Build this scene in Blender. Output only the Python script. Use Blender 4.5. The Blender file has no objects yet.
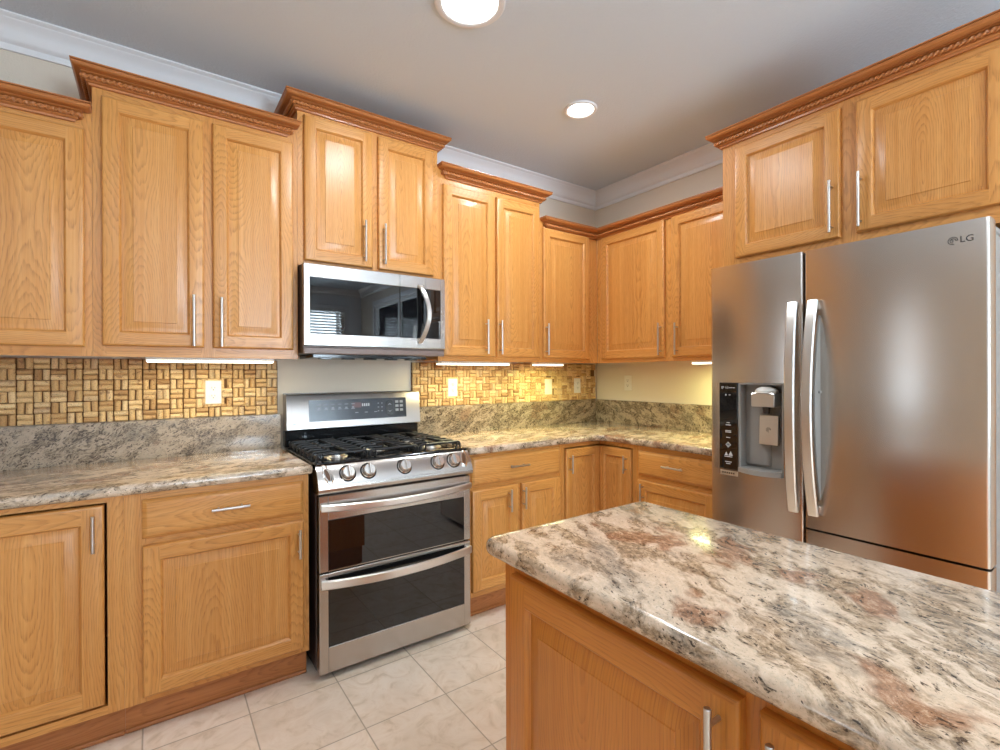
import bpy, bmesh, math, random
from mathutils import Vector, Matrix
random.seed(7)
SC = bpy.context.scene
COL = SC.collection
PI = math.pi

# ---------------------------------------------------------------- camera, world, light, exposure
def add_camera():
    F_PX = 486.87; yaw, pitch, roll = 0.9531, -0.0016, -0.0040
    F = Vector((math.cos(yaw)*math.cos(pitch), math.sin(yaw)*math.cos(pitch), math.sin(pitch)))
    R = Vector((math.sin(yaw), -math.cos(yaw), 0.0)); U = R.cross(F)
    R2 = R*math.cos(roll) + U*math.sin(roll); U2 = U*math.cos(roll) - R*math.sin(roll)
    cd = bpy.data.cameras.new('camera'); cam = bpy.data.objects.new('camera', cd); COL.objects.link(cam)
    cd.sensor_width = 36.0; cd.sensor_fit = 'HORIZONTAL'; cd.lens = F_PX*36.0/1000.0
    cd.clip_start = 0.02
    M = Matrix(((R2.x, U2.x, -F.x, -2.9366), (R2.y, U2.y, -F.y, -2.7833), (R2.z, U2.z, -F.z, 1.2953), (0, 0, 0, 1)))
    cam.matrix_world = M
    SC.camera = cam
add_camera()

w = bpy.data.worlds.new('sky'); SC.world = w; w.use_nodes = True
w.node_tree.nodes['Background'].inputs[0].default_value = (0.80, 0.90, 1.0, 1)
w.node_tree.nodes['Background'].inputs[1].default_value = 3.0

SC.view_settings.view_transform = 'Standard'; SC.view_settings.look = 'None'
SC.view_settings.exposure = 0.52; SC.view_settings.gamma = 1.0; SC.view_settings.use_curve_mapping = False
try:
    SC.cycles.max_bounces = 10; SC.cycles.diffuse_bounces = 6; SC.cycles.glossy_bounces = 5
    SC.cycles.sample_clamp_indirect = 6.0; SC.cycles.caustics_reflective = False; SC.cycles.caustics_refractive = False
except Exception: pass

def area_light(name, loc, direction, sx, sy, power, color, parent=None, shape='RECTANGLE', spread=180):
    ld = bpy.data.lights.new(name, 'AREA'); ld.energy = power; ld.color = color; ld.shape = shape
    ld.size = sx; ld.size_y = sy; ld.spread = math.radians(spread)
    o = bpy.data.objects.new(name, ld); COL.objects.link(o)
    o.rotation_euler = Vector(direction).to_track_quat('-Z', 'Y').to_euler(); o.location = loc
    if parent is not None: o.parent = parent
    return o
# daylight standing outside the three glazed openings of the room
DAY = (0.70, 0.86, 1.0)
area_light('daylight_sliding_door', (0.35, -4.75, 1.3), (-1, 0, 0), 2.0, 2.4, 150, DAY)
area_light('daylight_back_window', (-1.1, -6.75, 1.7), (0, 1, 0), 1.6, 1.4, 170, DAY)
# added upward fill lamps outside the openings, to brighten and cool the ceiling
area_light('added_ceiling_fill_sliding_door', (0.9, -4.75, 0.25), (-1, 0.25, 0.75), 2.4, 1.6, 360, (0.56, 0.79, 1.0))
area_light('added_ceiling_fill_back_window', (-1.1, -7.1, 0.9), (-0.1, 1, 0.55), 2.2, 1.2, 270, (0.56, 0.79, 1.0))
area_light('added_ceiling_fill_left_window', (-5.8, -1.5, 0.9), (1, 0.1, 0.8), 0.7, 0.7, 7, (0.56, 0.79, 1.0))
CAN_POWER = 7.5; CAN_COL = (0.86, 0.94, 1.0)
STRIP_POWER = 1.5; STRIP_COL = (1.0, 0.90, 0.56)

# ---------------------------------------------------------------- colour + materials
def srgb(r, g, b):
    f = lambda c: (c/255/12.92) if c/255 <= 0.04045 else ((c/255+0.055)/1.055)**2.4
    return (f(r), f(g), f(b), 1.0)

class NT:
    def __init__(s, name):
        s.m = bpy.data.materials.new(name); s.m.use_nodes = True
        s.t = s.m.node_tree; s.b = s.t.nodes['Principled BSDF']
    def n(s, typ, **kw):
        nd = s.t.nodes.new(typ)
        for k, v in kw.items():
            if k.startswith('i_'):
                key = k[2:]
                key = int(key) if key.isdigit() else key.replace('_', ' ')
                if hasattr(v, 'is_linked') or isinstance(v, bpy.types.NodeSocket): s.t.links.new(v, nd.inputs[key])
                else: nd.inputs[key].default_value = v
            else: setattr(nd, k, v)
        return nd
    def math(s, op, a, b=0.0, c=None):
        nd = s.t.nodes.new('ShaderNodeMath'); nd.operation = op
        for i, v in enumerate((a, b, c)):
            if v is None: continue
            if isinstance(v, bpy.types.NodeSocket): s.t.links.new(v, nd.inputs[i])
            else: nd.inputs[i].default_value = v
        return nd.outputs[0]
    def ramp(s, fac, stops, interp='LINEAR'):
        nd = s.t.nodes.new('ShaderNodeValToRGB'); nd.color_ramp.interpolation = interp
        el = nd.color_ramp.elements
        while len(el) > 1: el.remove(el[-1])
        el[0].position, el[0].color = stops[0]
        for p, c in stops[1:]:
            e = el.new(p); e.color = c
        s.t.links.new(fac, nd.inputs[0]); return nd.outputs[0]
    def mix(s, fac, a, b, typ='MIX'):
        nd = s.t.nodes.new('ShaderNodeMix'); nd.data_type = 'RGBA'; nd.blend_type = typ
        for k, v in ((0, fac), (6, a), (7, b)):
            if isinstance(v, bpy.types.NodeSocket): s.t.links.new(v, nd.inputs[k])
            else: nd.inputs[k].default_value = v
        return nd.outputs[2]
    def noise(s, vec, scale, detail=3, rough=0.5, dim='3D', dist=0.0, out=0):
        nd = s.t.nodes.new('ShaderNodeTexNoise'); nd.noise_dimensions = dim
        nd.inputs['Scale'].default_value = scale; nd.inputs['Detail'].default_value = detail
        nd.inputs['Roughness'].default_value = rough; nd.inputs['Distortion'].default_value = dist
        if vec is not None: s.t.links.new(vec, nd.inputs['Vector'])
        return nd.outputs[out]
    def mapping(s, vec, scale=(1, 1, 1), rot=(0, 0, 0), loc=(0, 0, 0)):
        nd = s.t.nodes.new('ShaderNodeMapping')
        nd.inputs['Scale'].default_value = scale; nd.inputs['Rotation'].default_value = rot; nd.inputs['Location'].default_value = loc
        s.t.links.new(vec, nd.inputs['Vector']); return nd.outputs[0]
    def set(s, **kw):
        for k, v in kw.items():
            k = k.replace('_', ' ')
            if isinstance(v, bpy.types.NodeSocket): s.t.links.new(v, s.b.inputs[k])
            else: s.b.inputs[k].default_value = v
        return s
    def bump(s, h, strength=0.2, dist=0.001):
        nd = s.t.nodes.new('ShaderNodeBump'); nd.inputs['Strength'].default_value = strength; nd.inputs['Distance'].default_value = dist
        s.t.links.new(h, nd.inputs['Height']); s.t.links.new(nd.outputs[0], s.b.inputs['Normal'])

def plain(name, col, rough=0.5, metal=0.0, spec=0.5, coat=0.0):
    n = NT(name); n.set(Base_Color=col, Roughness=rough, Metallic=metal, Specular_IOR_Level=spec, Coat_Weight=coat); return n.m

def oak(name, light, mid, dark, rough=0.33, contrast=1.0):
    n = NT(name)
    uv = n.n('ShaderNodeUVMap', uv_map='grain').outputs[0]
    sep = n.n('ShaderNodeSeparateXYZ', i_0=uv)
    v, u = sep.outputs[0], sep.outputs[1]
    # a plank sawn from a log: distance from a wandering pith gives arched rings
    cu = n.n('ShaderNodeCombineXYZ', i_0=u, i_1=0.0, i_2=0.0).outputs[0]
    wander = n.noise(cu, 0.9, 1, 0.4)
    dep = n.math('ADD', 0.05, n.math('MULTIPLY', n.math('SUBTRACT', wander, 0.5), 0.42))
    wig = n.noise(n.mapping(uv, (18, 3.5, 1)), 1.0, 3, 0.6)
    wv = n.math('MULTIPLY', n.math('SUBTRACT', wig, 0.5), 0.022)
    r = n.math('ADD', n.math('SQRT', n.math('ADD', n.math('MULTIPLY', v, v), n.math('MULTIPLY', dep, dep))), wv)
    ring = n.math('FRACT', n.math('MULTIPLY', r, 150.0))
    ringc = n.ramp(ring, [(0, (0.1, 0.1, 0.1, 1)), (0.5, (0.3, 0.3, 0.3, 1)), (0.85, (1, 1, 1, 1)), (1.0, (0.1, 0.1, 0.1, 1))])
    pores = n.noise(n.mapping(uv, (560, 14, 1)), 1.0, 2, 0.65)
    pores = n.ramp(pores, [(0.40, (0, 0, 0, 1)), (0.62, (1, 1, 1, 1))])
    streak = n.noise(n.mapping(uv, (60, 0.9, 1)), 1.0, 3, 0.65)
    board = n.noise(n.mapping(uv, (5.0, 0.16, 1)), 1.0, 2, 0.5)
    f = n.math('MULTIPLY', ringc, n.math('ADD', n.math('MULTIPLY', pores, 0.75), 0.18))
    base = n.mix(n.ramp(streak, [(0.32, (0, 0, 0, 1)), (0.68, (1, 1, 1, 1))]), light, mid)
    base = n.mix(n.math('MULTIPLY', f, 0.82*contrast), base, dark)
    base = n.mix(n.math('MULTIPLY', n.math('SUBTRACT', board, 0.40), 0.75), base, dark)
    n.set(Base_Color=base, Roughness=rough, Specular_IOR_Level=0.45, Coat_Weight=0.15, Coat_Roughness=0.25)
    n.bump(n.math('MULTIPLY', f, -1.0), 0.10, 0.0008)
    return n.m

def granite(name, ang=0.0, scale=1.0, plane='xy', tone=0.0, green=0.0):
    n = NT(name)
    co = n.n('ShaderNodeTexCoord').outputs['Object']
    rot = (0, 0, ang) if plane == 'xy' else ((0, ang, 0) if plane == 'xz' else (ang, 0, 0))
    mp = n.mapping(co, (scale, scale, scale), rot)
    warp = n.noise(mp, 5.0, 3, 0.6, out=1)
    wv = n.t.nodes.new('ShaderNodeVectorMath'); wv.operation = 'MULTIPLY_ADD'
    n.t.links.new(warp, wv.inputs[0]); wv.inputs[1].default_value = (0.10, 0.10, 0.10); n.t.links.new(mp, wv.inputs[2])
    wco = wv.outputs[0]
    # stretched along local y (xy), x (xz) or y (yz)
    def st(a, k=2.6): return {'xy': (a, a/k, a), 'xz': (a/k, a, a), 'yz': (a, a/k, a)}[plane]
    flow = n.noise(n.mapping(wco, st(21)), 1.0, 5, 0.66)
    cloud = n.noise(n.mapping(wco, st(9, 2.2), loc=(5.3, 2.2, 9.1)), 1.0, 4, 0.6)
    rust = n.noise(n.mapping(wco, st(7, 1.6), loc=(15.3, 7.2, 1.7)), 1.0, 3, 0.5)
    grain = n.noise(n.mapping(wco, st(170, 2.2)), 1.0, 3, 0.66)
    grain2 = n.noise(n.mapping(wco, st(95, 2.2), loc=(3, 8, 4)), 1.0, 4, 0.72)
    fine = n.noise(co, 300.0*scale, 2, 0.7)
    cream = srgb(216, 190, 163); pale = srgb(228, 205, 181); taupe = srgb(154, 130, 104); grey = srgb(112, 98, 84); dark = srgb(58, 47, 40)
    B = lambda v: (v, v, v, 1)
    # speckled grey-brown matrix and pale feldspar patches
    matrix = n.ramp(grain2, [(0.30, grey), (0.47, taupe), (0.58, srgb(188, 162, 134)), (0.70, cream)])
    patch = n.ramp(grain2, [(0.30, srgb(196, 176, 154)), (0.50, cream), (0.70, pale)])
    w = n.ramp(flow, [(0.455, B(0)), (0.535, B(1))])
    c = n.mix(w, matrix, patch)
    c = n.mix(n.ramp(cloud, [(0.52, B(0)), (0.66, B(0.8))]), c, n.ramp(grain2, [(0.32, srgb(110, 100, 90)), (0.55, srgb(158, 142, 124)), (0.7, srgb(200, 186, 168))]))
    c = n.mix(n.ramp(rust, [(0.615, B(0)), (0.66, B(0.78))]), c, n.ramp(grain2, [(0.34, srgb(104, 70, 50)), (0.54, srgb(160, 112, 82)), (0.70, srgb(206, 170, 138))]))
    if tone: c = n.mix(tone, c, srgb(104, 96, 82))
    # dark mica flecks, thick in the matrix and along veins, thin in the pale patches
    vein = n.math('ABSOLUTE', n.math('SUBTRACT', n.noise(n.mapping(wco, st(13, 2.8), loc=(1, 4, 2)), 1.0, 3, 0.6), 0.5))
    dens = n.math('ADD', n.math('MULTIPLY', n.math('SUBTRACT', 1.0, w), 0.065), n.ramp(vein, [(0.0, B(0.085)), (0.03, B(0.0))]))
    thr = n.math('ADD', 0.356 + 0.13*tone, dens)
    fl = n.math('MULTIPLY', n.math('SUBTRACT', thr, grain), 16.0)
    fl = n.ramp(fl, [(0.0, B(0)), (1.0, B(0.9))])
    c = n.mix(fl, c, dark)
    c = n.mix(n.ramp(fine, [(0.30, B(0.5)), (0.42, B(0))]), c, n.mix(0.6, c, dark))
    c = n.mix(n.ramp(fine, [(0.60, B(0)), (0.72, B(0.4))]), c, pale)
    n.set(Base_Color=c, Roughness=0.16, Specular_IOR_Level=0.5, Coat_Weight=0.25, Coat_Roughness=0.06)
    n.bump(n.noise(co, 38, 2), 0.05, 0.002)
    return n.m

def steel(name, col, rough, axis='x', aniso=0.0):
    n = NT(name)
    co = n.n('ShaderNodeTexCoord').outputs['Object']
    sc = {'x': (3, 900, 900), 'z': (900, 900, 3), 'y': (900, 3, 900)}[axis]
    st = n.noise(n.mapping(co, sc), 1.0, 2, 0.5)
    c = n.mix(n.math('MULTIPLY', st, 0.08), col, (col[0]*0.7, col[1]*0.7, col[2]*0.7, 1))
    n.set(Base_Color=c, Roughness=rough, Metallic=1.0)
    if aniso:
        tg = n.n('ShaderNodeTangent', direction_type='RADIAL', axis='Z')
        n.set(Anisotropic=aniso, Tangent=tg.outputs[0])
    return n.m

M = {}
M['oak'] = oak('honey_oak', srgb(220, 160, 90), srgb(206, 140, 68), srgb(150, 88, 34))
M['oak_island'] = oak('amber_oak', srgb(210, 136, 56), srgb(198, 118, 42), srgb(142, 76, 22), 0.33, 0.65)
M['oak_toe'] = oak('toe_kick_oak', srgb(186, 120, 66), srgb(170, 104, 54), srgb(128, 72, 34), 0.4)  # darker oak tone for the toe kick boards
M['crown'] = oak('crown_moulding_oak', srgb(200, 130, 74), srgb(180, 108, 55), srgb(112, 62, 28), 0.28)
M['granite_island'] = granite('granite_island', 0.50, 1.0, 'xy')
M['granite_counter'] = granite('granite_counter', 1.25, 1.0, 'xy', 0.10)
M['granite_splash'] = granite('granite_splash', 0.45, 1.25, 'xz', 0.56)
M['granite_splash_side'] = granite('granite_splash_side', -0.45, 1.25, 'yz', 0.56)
M['steel'] = steel('brushed_steel', (0.51, 0.465, 0.43, 1), 0.24, 'x')
M['steel_side'] = steel('brushed_steel_fridge', (0.58, 0.515, 0.46, 1), 0.26, 'x', 0.5)
M['steel_dark'] = plain('dull_brown_metal_paint', srgb(122, 102, 92), 0.42)
M['steel_soft'] = steel('satin_steel', (0.46, 0.425, 0.40, 1), 0.34, 'x')
M['satin'] = plain('satin_metal', (0.78, 0.75, 0.71, 1), 0.28, 1.0)
M['knob'] = plain('brushed_knob_metal', (0.80, 0.77, 0.74, 1), 0.24, 1.0)
M['range_print'] = plain('faint_grey_print', srgb(150, 150, 156), 0.5)
M['brown_reflection'] = plain('painted_brown_reflection', srgb(96, 66, 46), 0.3)  # brown reflection painted into the end caps
M['chrome'] = plain('polished_metal', (0.85, 0.83, 0.80, 1), 0.10, 1.0)
M['nickel'] = plain('satin_nickel', (0.62, 0.58, 0.54, 1), 0.30, 1.0)
M['black_glass'] = plain('black_glass', (0.004, 0.004, 0.005, 1), 0.015, 0.0, 0.75)
M['black'] = plain('black_enamel', (0.006, 0.006, 0.007, 1), 0.10)
M['iron'] = plain('cast_iron', (0.012, 0.012, 0.013, 1), 0.36)
M['dark_body'] = plain('dark_brown_enamel', (0.045, 0.026, 0.022, 1), 0.35)
M['grey_plastic'] = plain('grey_plastic', srgb(150, 146, 140), 0.4)
M['panel_grey'] = plain('slate_display', srgb(48, 50, 58), 0.2)
M['mark'] = plain('pale_print', srgb(205, 205, 205), 0.5)
M['mark_dark'] = plain('dark_print', srgb(52, 50, 50), 0.4)
M['mark_red'] = plain('red_display', srgb(92, 54, 54), 0.3)
M['white_plastic'] = plain('white_plastic', srgb(222, 217, 208), 0.35)
M['slot'] = plain('socket_slot', srgb(40, 36, 34), 0.6)
M['white_trim'] = plain('white_trim_paint', srgb(226, 226, 228), 0.45)
M['white_frame'] = plain('white_window_vinyl', srgb(232, 232, 230), 0.4)
M['blind'] = plain('white_blind_slat', srgb(226, 226, 220), 0.5)

def wall_mat(name, col, bump=0.08, scale=120):
    n = NT(name); co = n.n('ShaderNodeTexCoord').outputs['Object']
    h = n.noise(co, scale, 3, 0.6)
    big = n.noise(co, 1.3, 2, 0.5)
    c = n.mix(n.math('MULTIPLY', big, 0.06), col, (col[0]*0.8, col[1]*0.8, col[2]*0.8, 1))
    n.set(Base_Color=c, Roughness=0.7, Specular_IOR_Level=0.25); n.bump(h, bump*4, 0.003); return n.m
M['wall'] = wall_mat('greige_wall_paint', srgb(214, 202, 186))
M['wall_tan'] = wall_mat('tan_reflection_wall', srgb(150, 124, 98))  # unseen left wall, tan chosen to dim what the refrigerator mirrors
M['wall_white'] = wall_mat('cool_white_bounce_wall', srgb(226, 230, 234))  # unseen wall behind the camera, whitened to bounce cooler light
M['ceiling'] = wall_mat('textured_ceiling_paint', srgb(209, 218, 228), 0.16, 90)

def floor_mat():
    n = NT('cream_floor_tile'); co = n.n('ShaderNodeTexCoord').outputs['Object']
    P = 0.3325
    sep = n.n('ShaderNodeSeparateXYZ', i_0=co)
    fx = n.math('FRACT', n.math('DIVIDE', n.math('ADD', sep.outputs[0], 2.643 + 20*P), P))
    fy = n.math('FRACT', n.math('DIVIDE', n.math('ADD', sep.outputs[1], 0.712 + 40*P), P))
    ex = n.math('MINIMUM', fx, n.math('SUBTRACT', 1.0, fx)); ey = n.math('MINIMUM', fy, n.math('SUBTRACT', 1.0, fy))
    e = n.math('MULTIPLY', n.math('MINIMUM', ex, ey), P)
    grout = n.ramp(n.math('DIVIDE', e, 0.01), [(0.16, (1, 1, 1, 1)), (0.32, (0, 0, 0, 1))])
    ix = n.math('FLOOR', n.math('DIVIDE', n.math('ADD', sep.outputs[0], 2.643 + 20*P), P))
    iy = n.math('FLOOR', n.math('DIVIDE', n.math('ADD', sep.outputs[1], 0.712 + 40*P), P))
    cell = n.n('ShaderNodeCombineXYZ', i_0=ix, i_1=iy, i_2=0.0).outputs[0]
    wn = n.n('ShaderNodeTexWhiteNoise', i_Vector=cell)
    off = n.t.nodes.new('ShaderNodeVectorMath'); off.operation = 'MULTIPLY_ADD'
    n.t.links.new(wn.outputs['Color'], off.inputs[0]); off.inputs[1].default_value = (7, 7, 7); n.t.links.new(co, off.inputs[2])
    warp = n.noise(off.outputs[0], 5, 3, 0.6)
    vein = n.noise(off.outputs[0], 9, 5, 0.6, dist=1.8)
    c = n.ramp(vein, [(0.30, srgb(212, 188, 160)), (0.46, srgb(234, 212, 190)), (0.6, srgb(241, 222, 203)), (0.75, srgb(228, 206, 184))])
    c = n.mix(n.ramp(warp, [(0.4, (0, 0, 0, 1)), (0.7, (0.4, 0.4, 0.4, 1))]), c, srgb(206, 184, 158))
    c = n.mix(n.math('MULTIPLY', wn.outputs['Value'], 0.18), c, srgb(204, 186, 164))
    c = n.mix(grout, c, srgb(184, 164, 142))
    n.set(Base_Color=c, Roughness=n.math('ADD', n.math('MULTIPLY', grout, 0.4), 0.28), Specular_IOR_Level=0.4)
    n.bump(n.math('MULTIPLY', grout, -1.0), 0.4, 0.002); return n.m
M['floor'] = floor_mat()

def cork_mat():
    n = NT('wine_cork')
    at = n.n('ShaderNodeAttribute', attribute_name='tint')
    co = n.n('ShaderNodeTexCoord').outputs['Object']
    c = n.ramp(at.outputs['Fac'], [(0.0, srgb(172, 134, 90)), (0.2, srgb(198, 160, 110)), (0.6, srgb(216, 182, 130)), (0.85, srgb(226, 196, 148)), (1.0, srgb(196, 166, 128))])
    sp = n.noise(co, 320, 3, 0.7)
    c = n.mix(n.ramp(sp, [(0.32, (0.85, 0.85, 0.85, 1)), (0.46, (0, 0, 0, 1))]), c, srgb(120, 80, 46))
    pr = n.noise(co, 60, 2, 0.5)
    c = n.mix(n.ramp(pr, [(0.62, (0, 0, 0, 1)), (0.70, (0.5, 0.5, 0.5, 1))]), c, srgb(104, 60, 48))
    n.set(Base_Color=c, Roughness=0.7, Specular_IOR_Level=0.25); n.bump(sp, 0.25, 0.001); return n.m
M['cork'] = cork_mat()
M['cork_back'] = plain('cork_adhesive_board', srgb(108, 74, 42), 0.9)

def emis(name, col, strength):
    n = NT(name); n.set(Base_Color=(0.8, 0.8, 0.8, 1), Emission_Color=col, Emission_Strength=strength); return n.m
M['lens'] = emis('lit_lamp_lens', (1.0, 0.95, 0.86, 1), 6.0)
M['strip'] = emis('lit_strip_diffuser', (1.0, 0.95, 0.74, 1), 3.0)

def glass_mat():
    n = NT('clear_window_glass'); t = n.t
    tr = t.nodes.new('ShaderNodeBsdfTransparent'); gl = t.nodes.new('ShaderNodeBsdfGlossy'); gl.inputs['Roughness'].default_value = 0.02
    fr = t.nodes.new('ShaderNodeFresnel'); fr.inputs[0].default_value = 1.45
    mx = t.nodes.new('ShaderNodeMixShader'); t.links.new(fr.outputs[0], mx.inputs[0]); t.links.new(tr.outputs[0], mx.inputs[1]); t.links.new(gl.outputs[0], mx.inputs[2])
    t.links.new(mx.outputs[0], t.nodes['Material Output'].inputs['Surface']); return n.m
M['glass'] = glass_mat()

# ---------------------------------------------------------------- mesh builder
AX = {'x': Vector((1, 0, 0)), 'y': Vector((0, 1, 0)), 'z': Vector((0, 0, 1))}
class MB:
    def __init__(s): s.v = []; s.f = []; s.uv = []; s.mi = []; s.tint = []; s.cur = 0; s.t = 0.5; s.fixed = False
    def face(s, pts, g='z', off=None, ctr=None):
        pts = [Vector(p) for p in pts]
        b = len(s.v); s.v += pts; s.f.append(list(range(b, b+len(pts)))); s.mi.append(s.cur); s.tint.append(s.t)
        s._uv(pts, g, off, ctr)
    def _uv(s, pts, g, off, ctr):
        G = AX[g] if isinstance(g, str) else g
        nrm = Vector((0, 0, 0))
        for i in range(len(pts)):
            a, c = pts[i], pts[(i+1) % len(pts)]
            nrm += Vector(((a.y-c.y)*(a.z+c.z), (a.z-c.z)*(a.x+c.x), (a.x-c.x)*(a.y+c.y)))
        if nrm.length < 1e-12: nrm = Vector((0, -1, 0))
        nrm.normalize(); T = nrm.cross(G)
        if T.length < 0.2: T = Vector((1, 0, 0)) if abs(G.x) < .5 else Vector((0, 0, 1))
        T.normalize()
        off = off or (0, 0); ctr = ctr or Vector((0, 0, 0))
        s.uv.append([((p-ctr).dot(T)+off[0], (p-ctr).dot(G)+off[1]) for p in pts])
    def idx(s, verts, faces, g='z'):
        """indexed mesh with shared vertices"""
        b = len(s.v); vv = [Vector(p) for p in verts]; s.v += vv
        off = (random.uniform(-.1, .1), random.uniform(0, 60))
        for f in faces:
            s.f.append([b+i for i in f]); s.mi.append(s.cur); s.tint.append(s.t)
            s._uv([vv[i] for i in f], g, off, None)
    def box(s, x0, x1, y0, y1, z0, z1, g='z', c=0.0):
        if x0 > x1: x0, x1 = x1, x0
        if y0 > y1: y0, y1 = y1, y0
        if z0 > z1: z0, z1 = z1, z0
        ctr = Vector(((x0+x1)/2, (y0+y1)/2, (z0+z1)/2))
        off = (random.uniform(-.05, .05), random.uniform(0, 60))
        c = min(c, (x1-x0)*.45, (y1-y0)*.45, (z1-z0)*.45)
        lo = (x0, y0, z0); hi = (x1, y1, z1)
        if c <= 0:
            P = lambda i, j, k: (hi[0] if i else lo[0], hi[1] if j else lo[1], hi[2] if k else lo[2])
            for q in (((0,0,0),(0,1,0),(1,1,0),(1,0,0)), ((0,0,1),(1,0,1),(1,1,1),(0,1,1)), ((0,0,0),(1,0,0),(1,0,1),(0,0,1)),
                      ((1,1,0),(0,1,0),(0,1,1),(1,1,1)), ((0,1,0),(0,0,0),(0,0,1),(0,1,1)), ((1,0,0),(1,1,0),(1,1,1),(1,0,1))):
                s.face([P(*t) for t in q], g, off, ctr)
            return
        def V(sg, ax):   # corner vertex lying on the face normal to ax
            return tuple((hi[i] if sg[i] > 0 else lo[i]) if i == ax else ((hi[i]-c) if sg[i] > 0 else (lo[i]+c)) for i in range(3))
        def add(pts):
            pts = [Vector(p) for p in pts]
            m = sum(pts, Vector())/len(pts) - ctr
            nn = (pts[1]-pts[0]).cross(pts[2]-pts[0])
            if nn.dot(m) < 0: pts.reverse()
            s.face(pts, g, off, ctr)
        for ax in range(3):
            o1, o2 = [i for i in range(3) if i != ax]
            for sg in (-1, 1):
                pts = []
                for a, b in ((-1, -1), (1, -1), (1, 1), (-1, 1)):
                    t = [0, 0, 0]; t[ax] = sg; t[o1] = a; t[o2] = b; pts.append(V(t, ax))
                add(pts)
            for a in (-1, 1):
                for b in (-1, 1):
                    t0 = [0, 0, 0]; t0[o1] = a; t0[o2] = b; t0[ax] = -1
                    t1 = list(t0); t1[ax] = 1
                    add([V(t0, o1), V(t1, o1), V(t1, o2), V(t0, o2)])
        for a in (-1, 1):
            for b in (-1, 1):
                for d in (-1, 1):
                    add([V((a, b, d), 0), V((a, b, d), 1), V((a, b, d), 2)])
    def ring_loft(s, rings, cap0=True, cap1=True, closed=True, g='z'):
        n = len(rings[0]); vs = [p for r in rings for p in r]; fs = []
        for i in range(len(rings)-1):
            for j in range(n if closed else n-1):
                k = (j+1) % n
                fs.append((i*n+j, i*n+k, (i+1)*n+k, (i+1)*n+j))
        if cap0: fs.append(tuple(range(n-1, -1, -1)))
        if cap1: fs.append(tuple((len(rings)-1)*n+j for j in range(n)))
        s.idx(vs, fs, g)
    def cyl(s, p0, p1, r0, r1=None, n=16, cap=True, prof=None):
        """cylinder/cone or lathe: prof = [(t along axis in metres, radius)]"""
        p0 = Vector(p0); p1 = Vector(p1); d = (p1-p0); L = d.length; d.normalize()
        a = d.orthogonal().normalized(); b = d.cross(a)
        if prof is None: prof = [(0, r0), (L, r1 if r1 is not None else r0)]
        rings = [[p0+d*t+(a*math.cos(2*PI*i/n)+b*math.sin(2*PI*i/n))*r for i in range(n)] for t, r in prof]
        s.ring_loft(rings, cap, cap)
    def tube(s, path, r, n=10, flat=1.0, up=(0, 0, 1)):
        path = [Vector(p) for p in path]; rings = []
        for i, p in enumerate(path):
            t = (path[min(i+1, len(path)-1)] - path[max(i-1, 0)]).normalized()
            a = Vector(up) - t*Vector(up).dot(t)
            a = a.normalized() if a.length > 1e-4 else t.orthogonal().normalized()
            b = t.cross(a)
            rings.append([p+a*math.cos(2*PI*k/n)*r+b*math.sin(2*PI*k/n)*r*flat for k in range(n)])
        s.ring_loft(rings)
    def strap(s, path, w, th, wdir, c=0.002):
        """flat bar: section w (along wdir) x th swept along path"""
        path = [Vector(p) for p in path]; W = Vector(wdir); rings = []
        for i, p in enumerate(path):
            t = (path[min(i+1, len(path)-1)] - path[max(i-1, 0)]).normalized()
            N = t.cross(W).normalized()
            h, k = w/2, th/2
            sec = [(-h, -k+c), (-h+c, -k), (h-c, -k), (h, -k+c), (h, k-c), (h-c, k), (-h+c, k), (-h, k-c)]
            rings.append([p+W*a+N*b for a, b in sec])
        s.ring_loft(rings)
    def prism(s, outline, h0, h1, axis='z', g='z'):
        """extrude a 2D outline: axis z -> (x,y); axis x -> (y,z); axis y -> (x,z)"""
        def P(a, b, h): return {'z': (a, b, h), 'x': (h, a, b), 'y': (a, h, b)}[axis]
        r0 = [P(a, b, h0) for a, b in outline]; r1 = [P(a, b, h1) for a, b in outline]
        n = len(outline); vs = r0+r1; fs = [(j, (j+1) % n, n+(j+1) % n, n+j) for j in range(n)]
        fs += [tuple(range(n-1, -1, -1)), tuple(range(n, 2*n))]
        s.idx(vs, fs, g)
    def add(s, other, mat=None):
        s.fixed = s.fixed or other.fixed
        b = len(s.v); s.v += [(mat @ p if mat else p.copy()) for p in other.v]
        s.f += [[b+i for i in f] for f in other.f]; s.uv += other.uv; s.mi += [m+0 for m in other.mi]; s.tint += other.tint
    def build(s, name, mats, parent=None, off=(0, 0, 0), sharp=32, tri=False):
        off = Vector(off)
        me = bpy.data.meshes.new(name)
        me.from_pydata([tuple(p-off) for p in s.v], [], s.f)
        if not isinstance(mats, (list, tuple)): mats = [mats]
        for m in mats: me.materials.append(m)
        uvl = me.uv_layers.new(name='grain'); k = 0
        flat = [c for f in s.uv for p in f for c in p]
        uvl.data.foreach_set('uv', flat)
        me.polygons.foreach_set('material_index', s.mi)
        if len(set(s.tint)) > 1:
            a = me.attributes.new('tint', 'FLOAT', 'FACE'); a.data.foreach_set('value', s.tint)
        bm = bmesh.new(); bm.from_mesh(me)
        bmesh.ops.remove_doubles(bm, verts=bm.verts, dist=1e-5)
        if not s.fixed: bmesh.ops.recalc_face_normals(bm, faces=bm.faces)
        if tri: bmesh.ops.triangulate(bm, faces=[f for f in bm.faces if len(f.verts) > 4])
        bm.to_mesh(me); bm.free()
        me.polygons.foreach_set('use_smooth', [True]*len(me.polygons))
        me.set_sharp_from_angle(angle=math.radians(sharp))
        o = bpy.data.objects.new(name, me); COL.objects.link(o)
        if parent is not None: o.parent = parent
        return o

def tag(o, label=None, cat=None, group=None, kind=None):
    if label: o['label'] = label
    if cat: o['category'] = cat
    if group: o['group'] = group
    if kind: o['kind'] = kind
    return o
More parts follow.
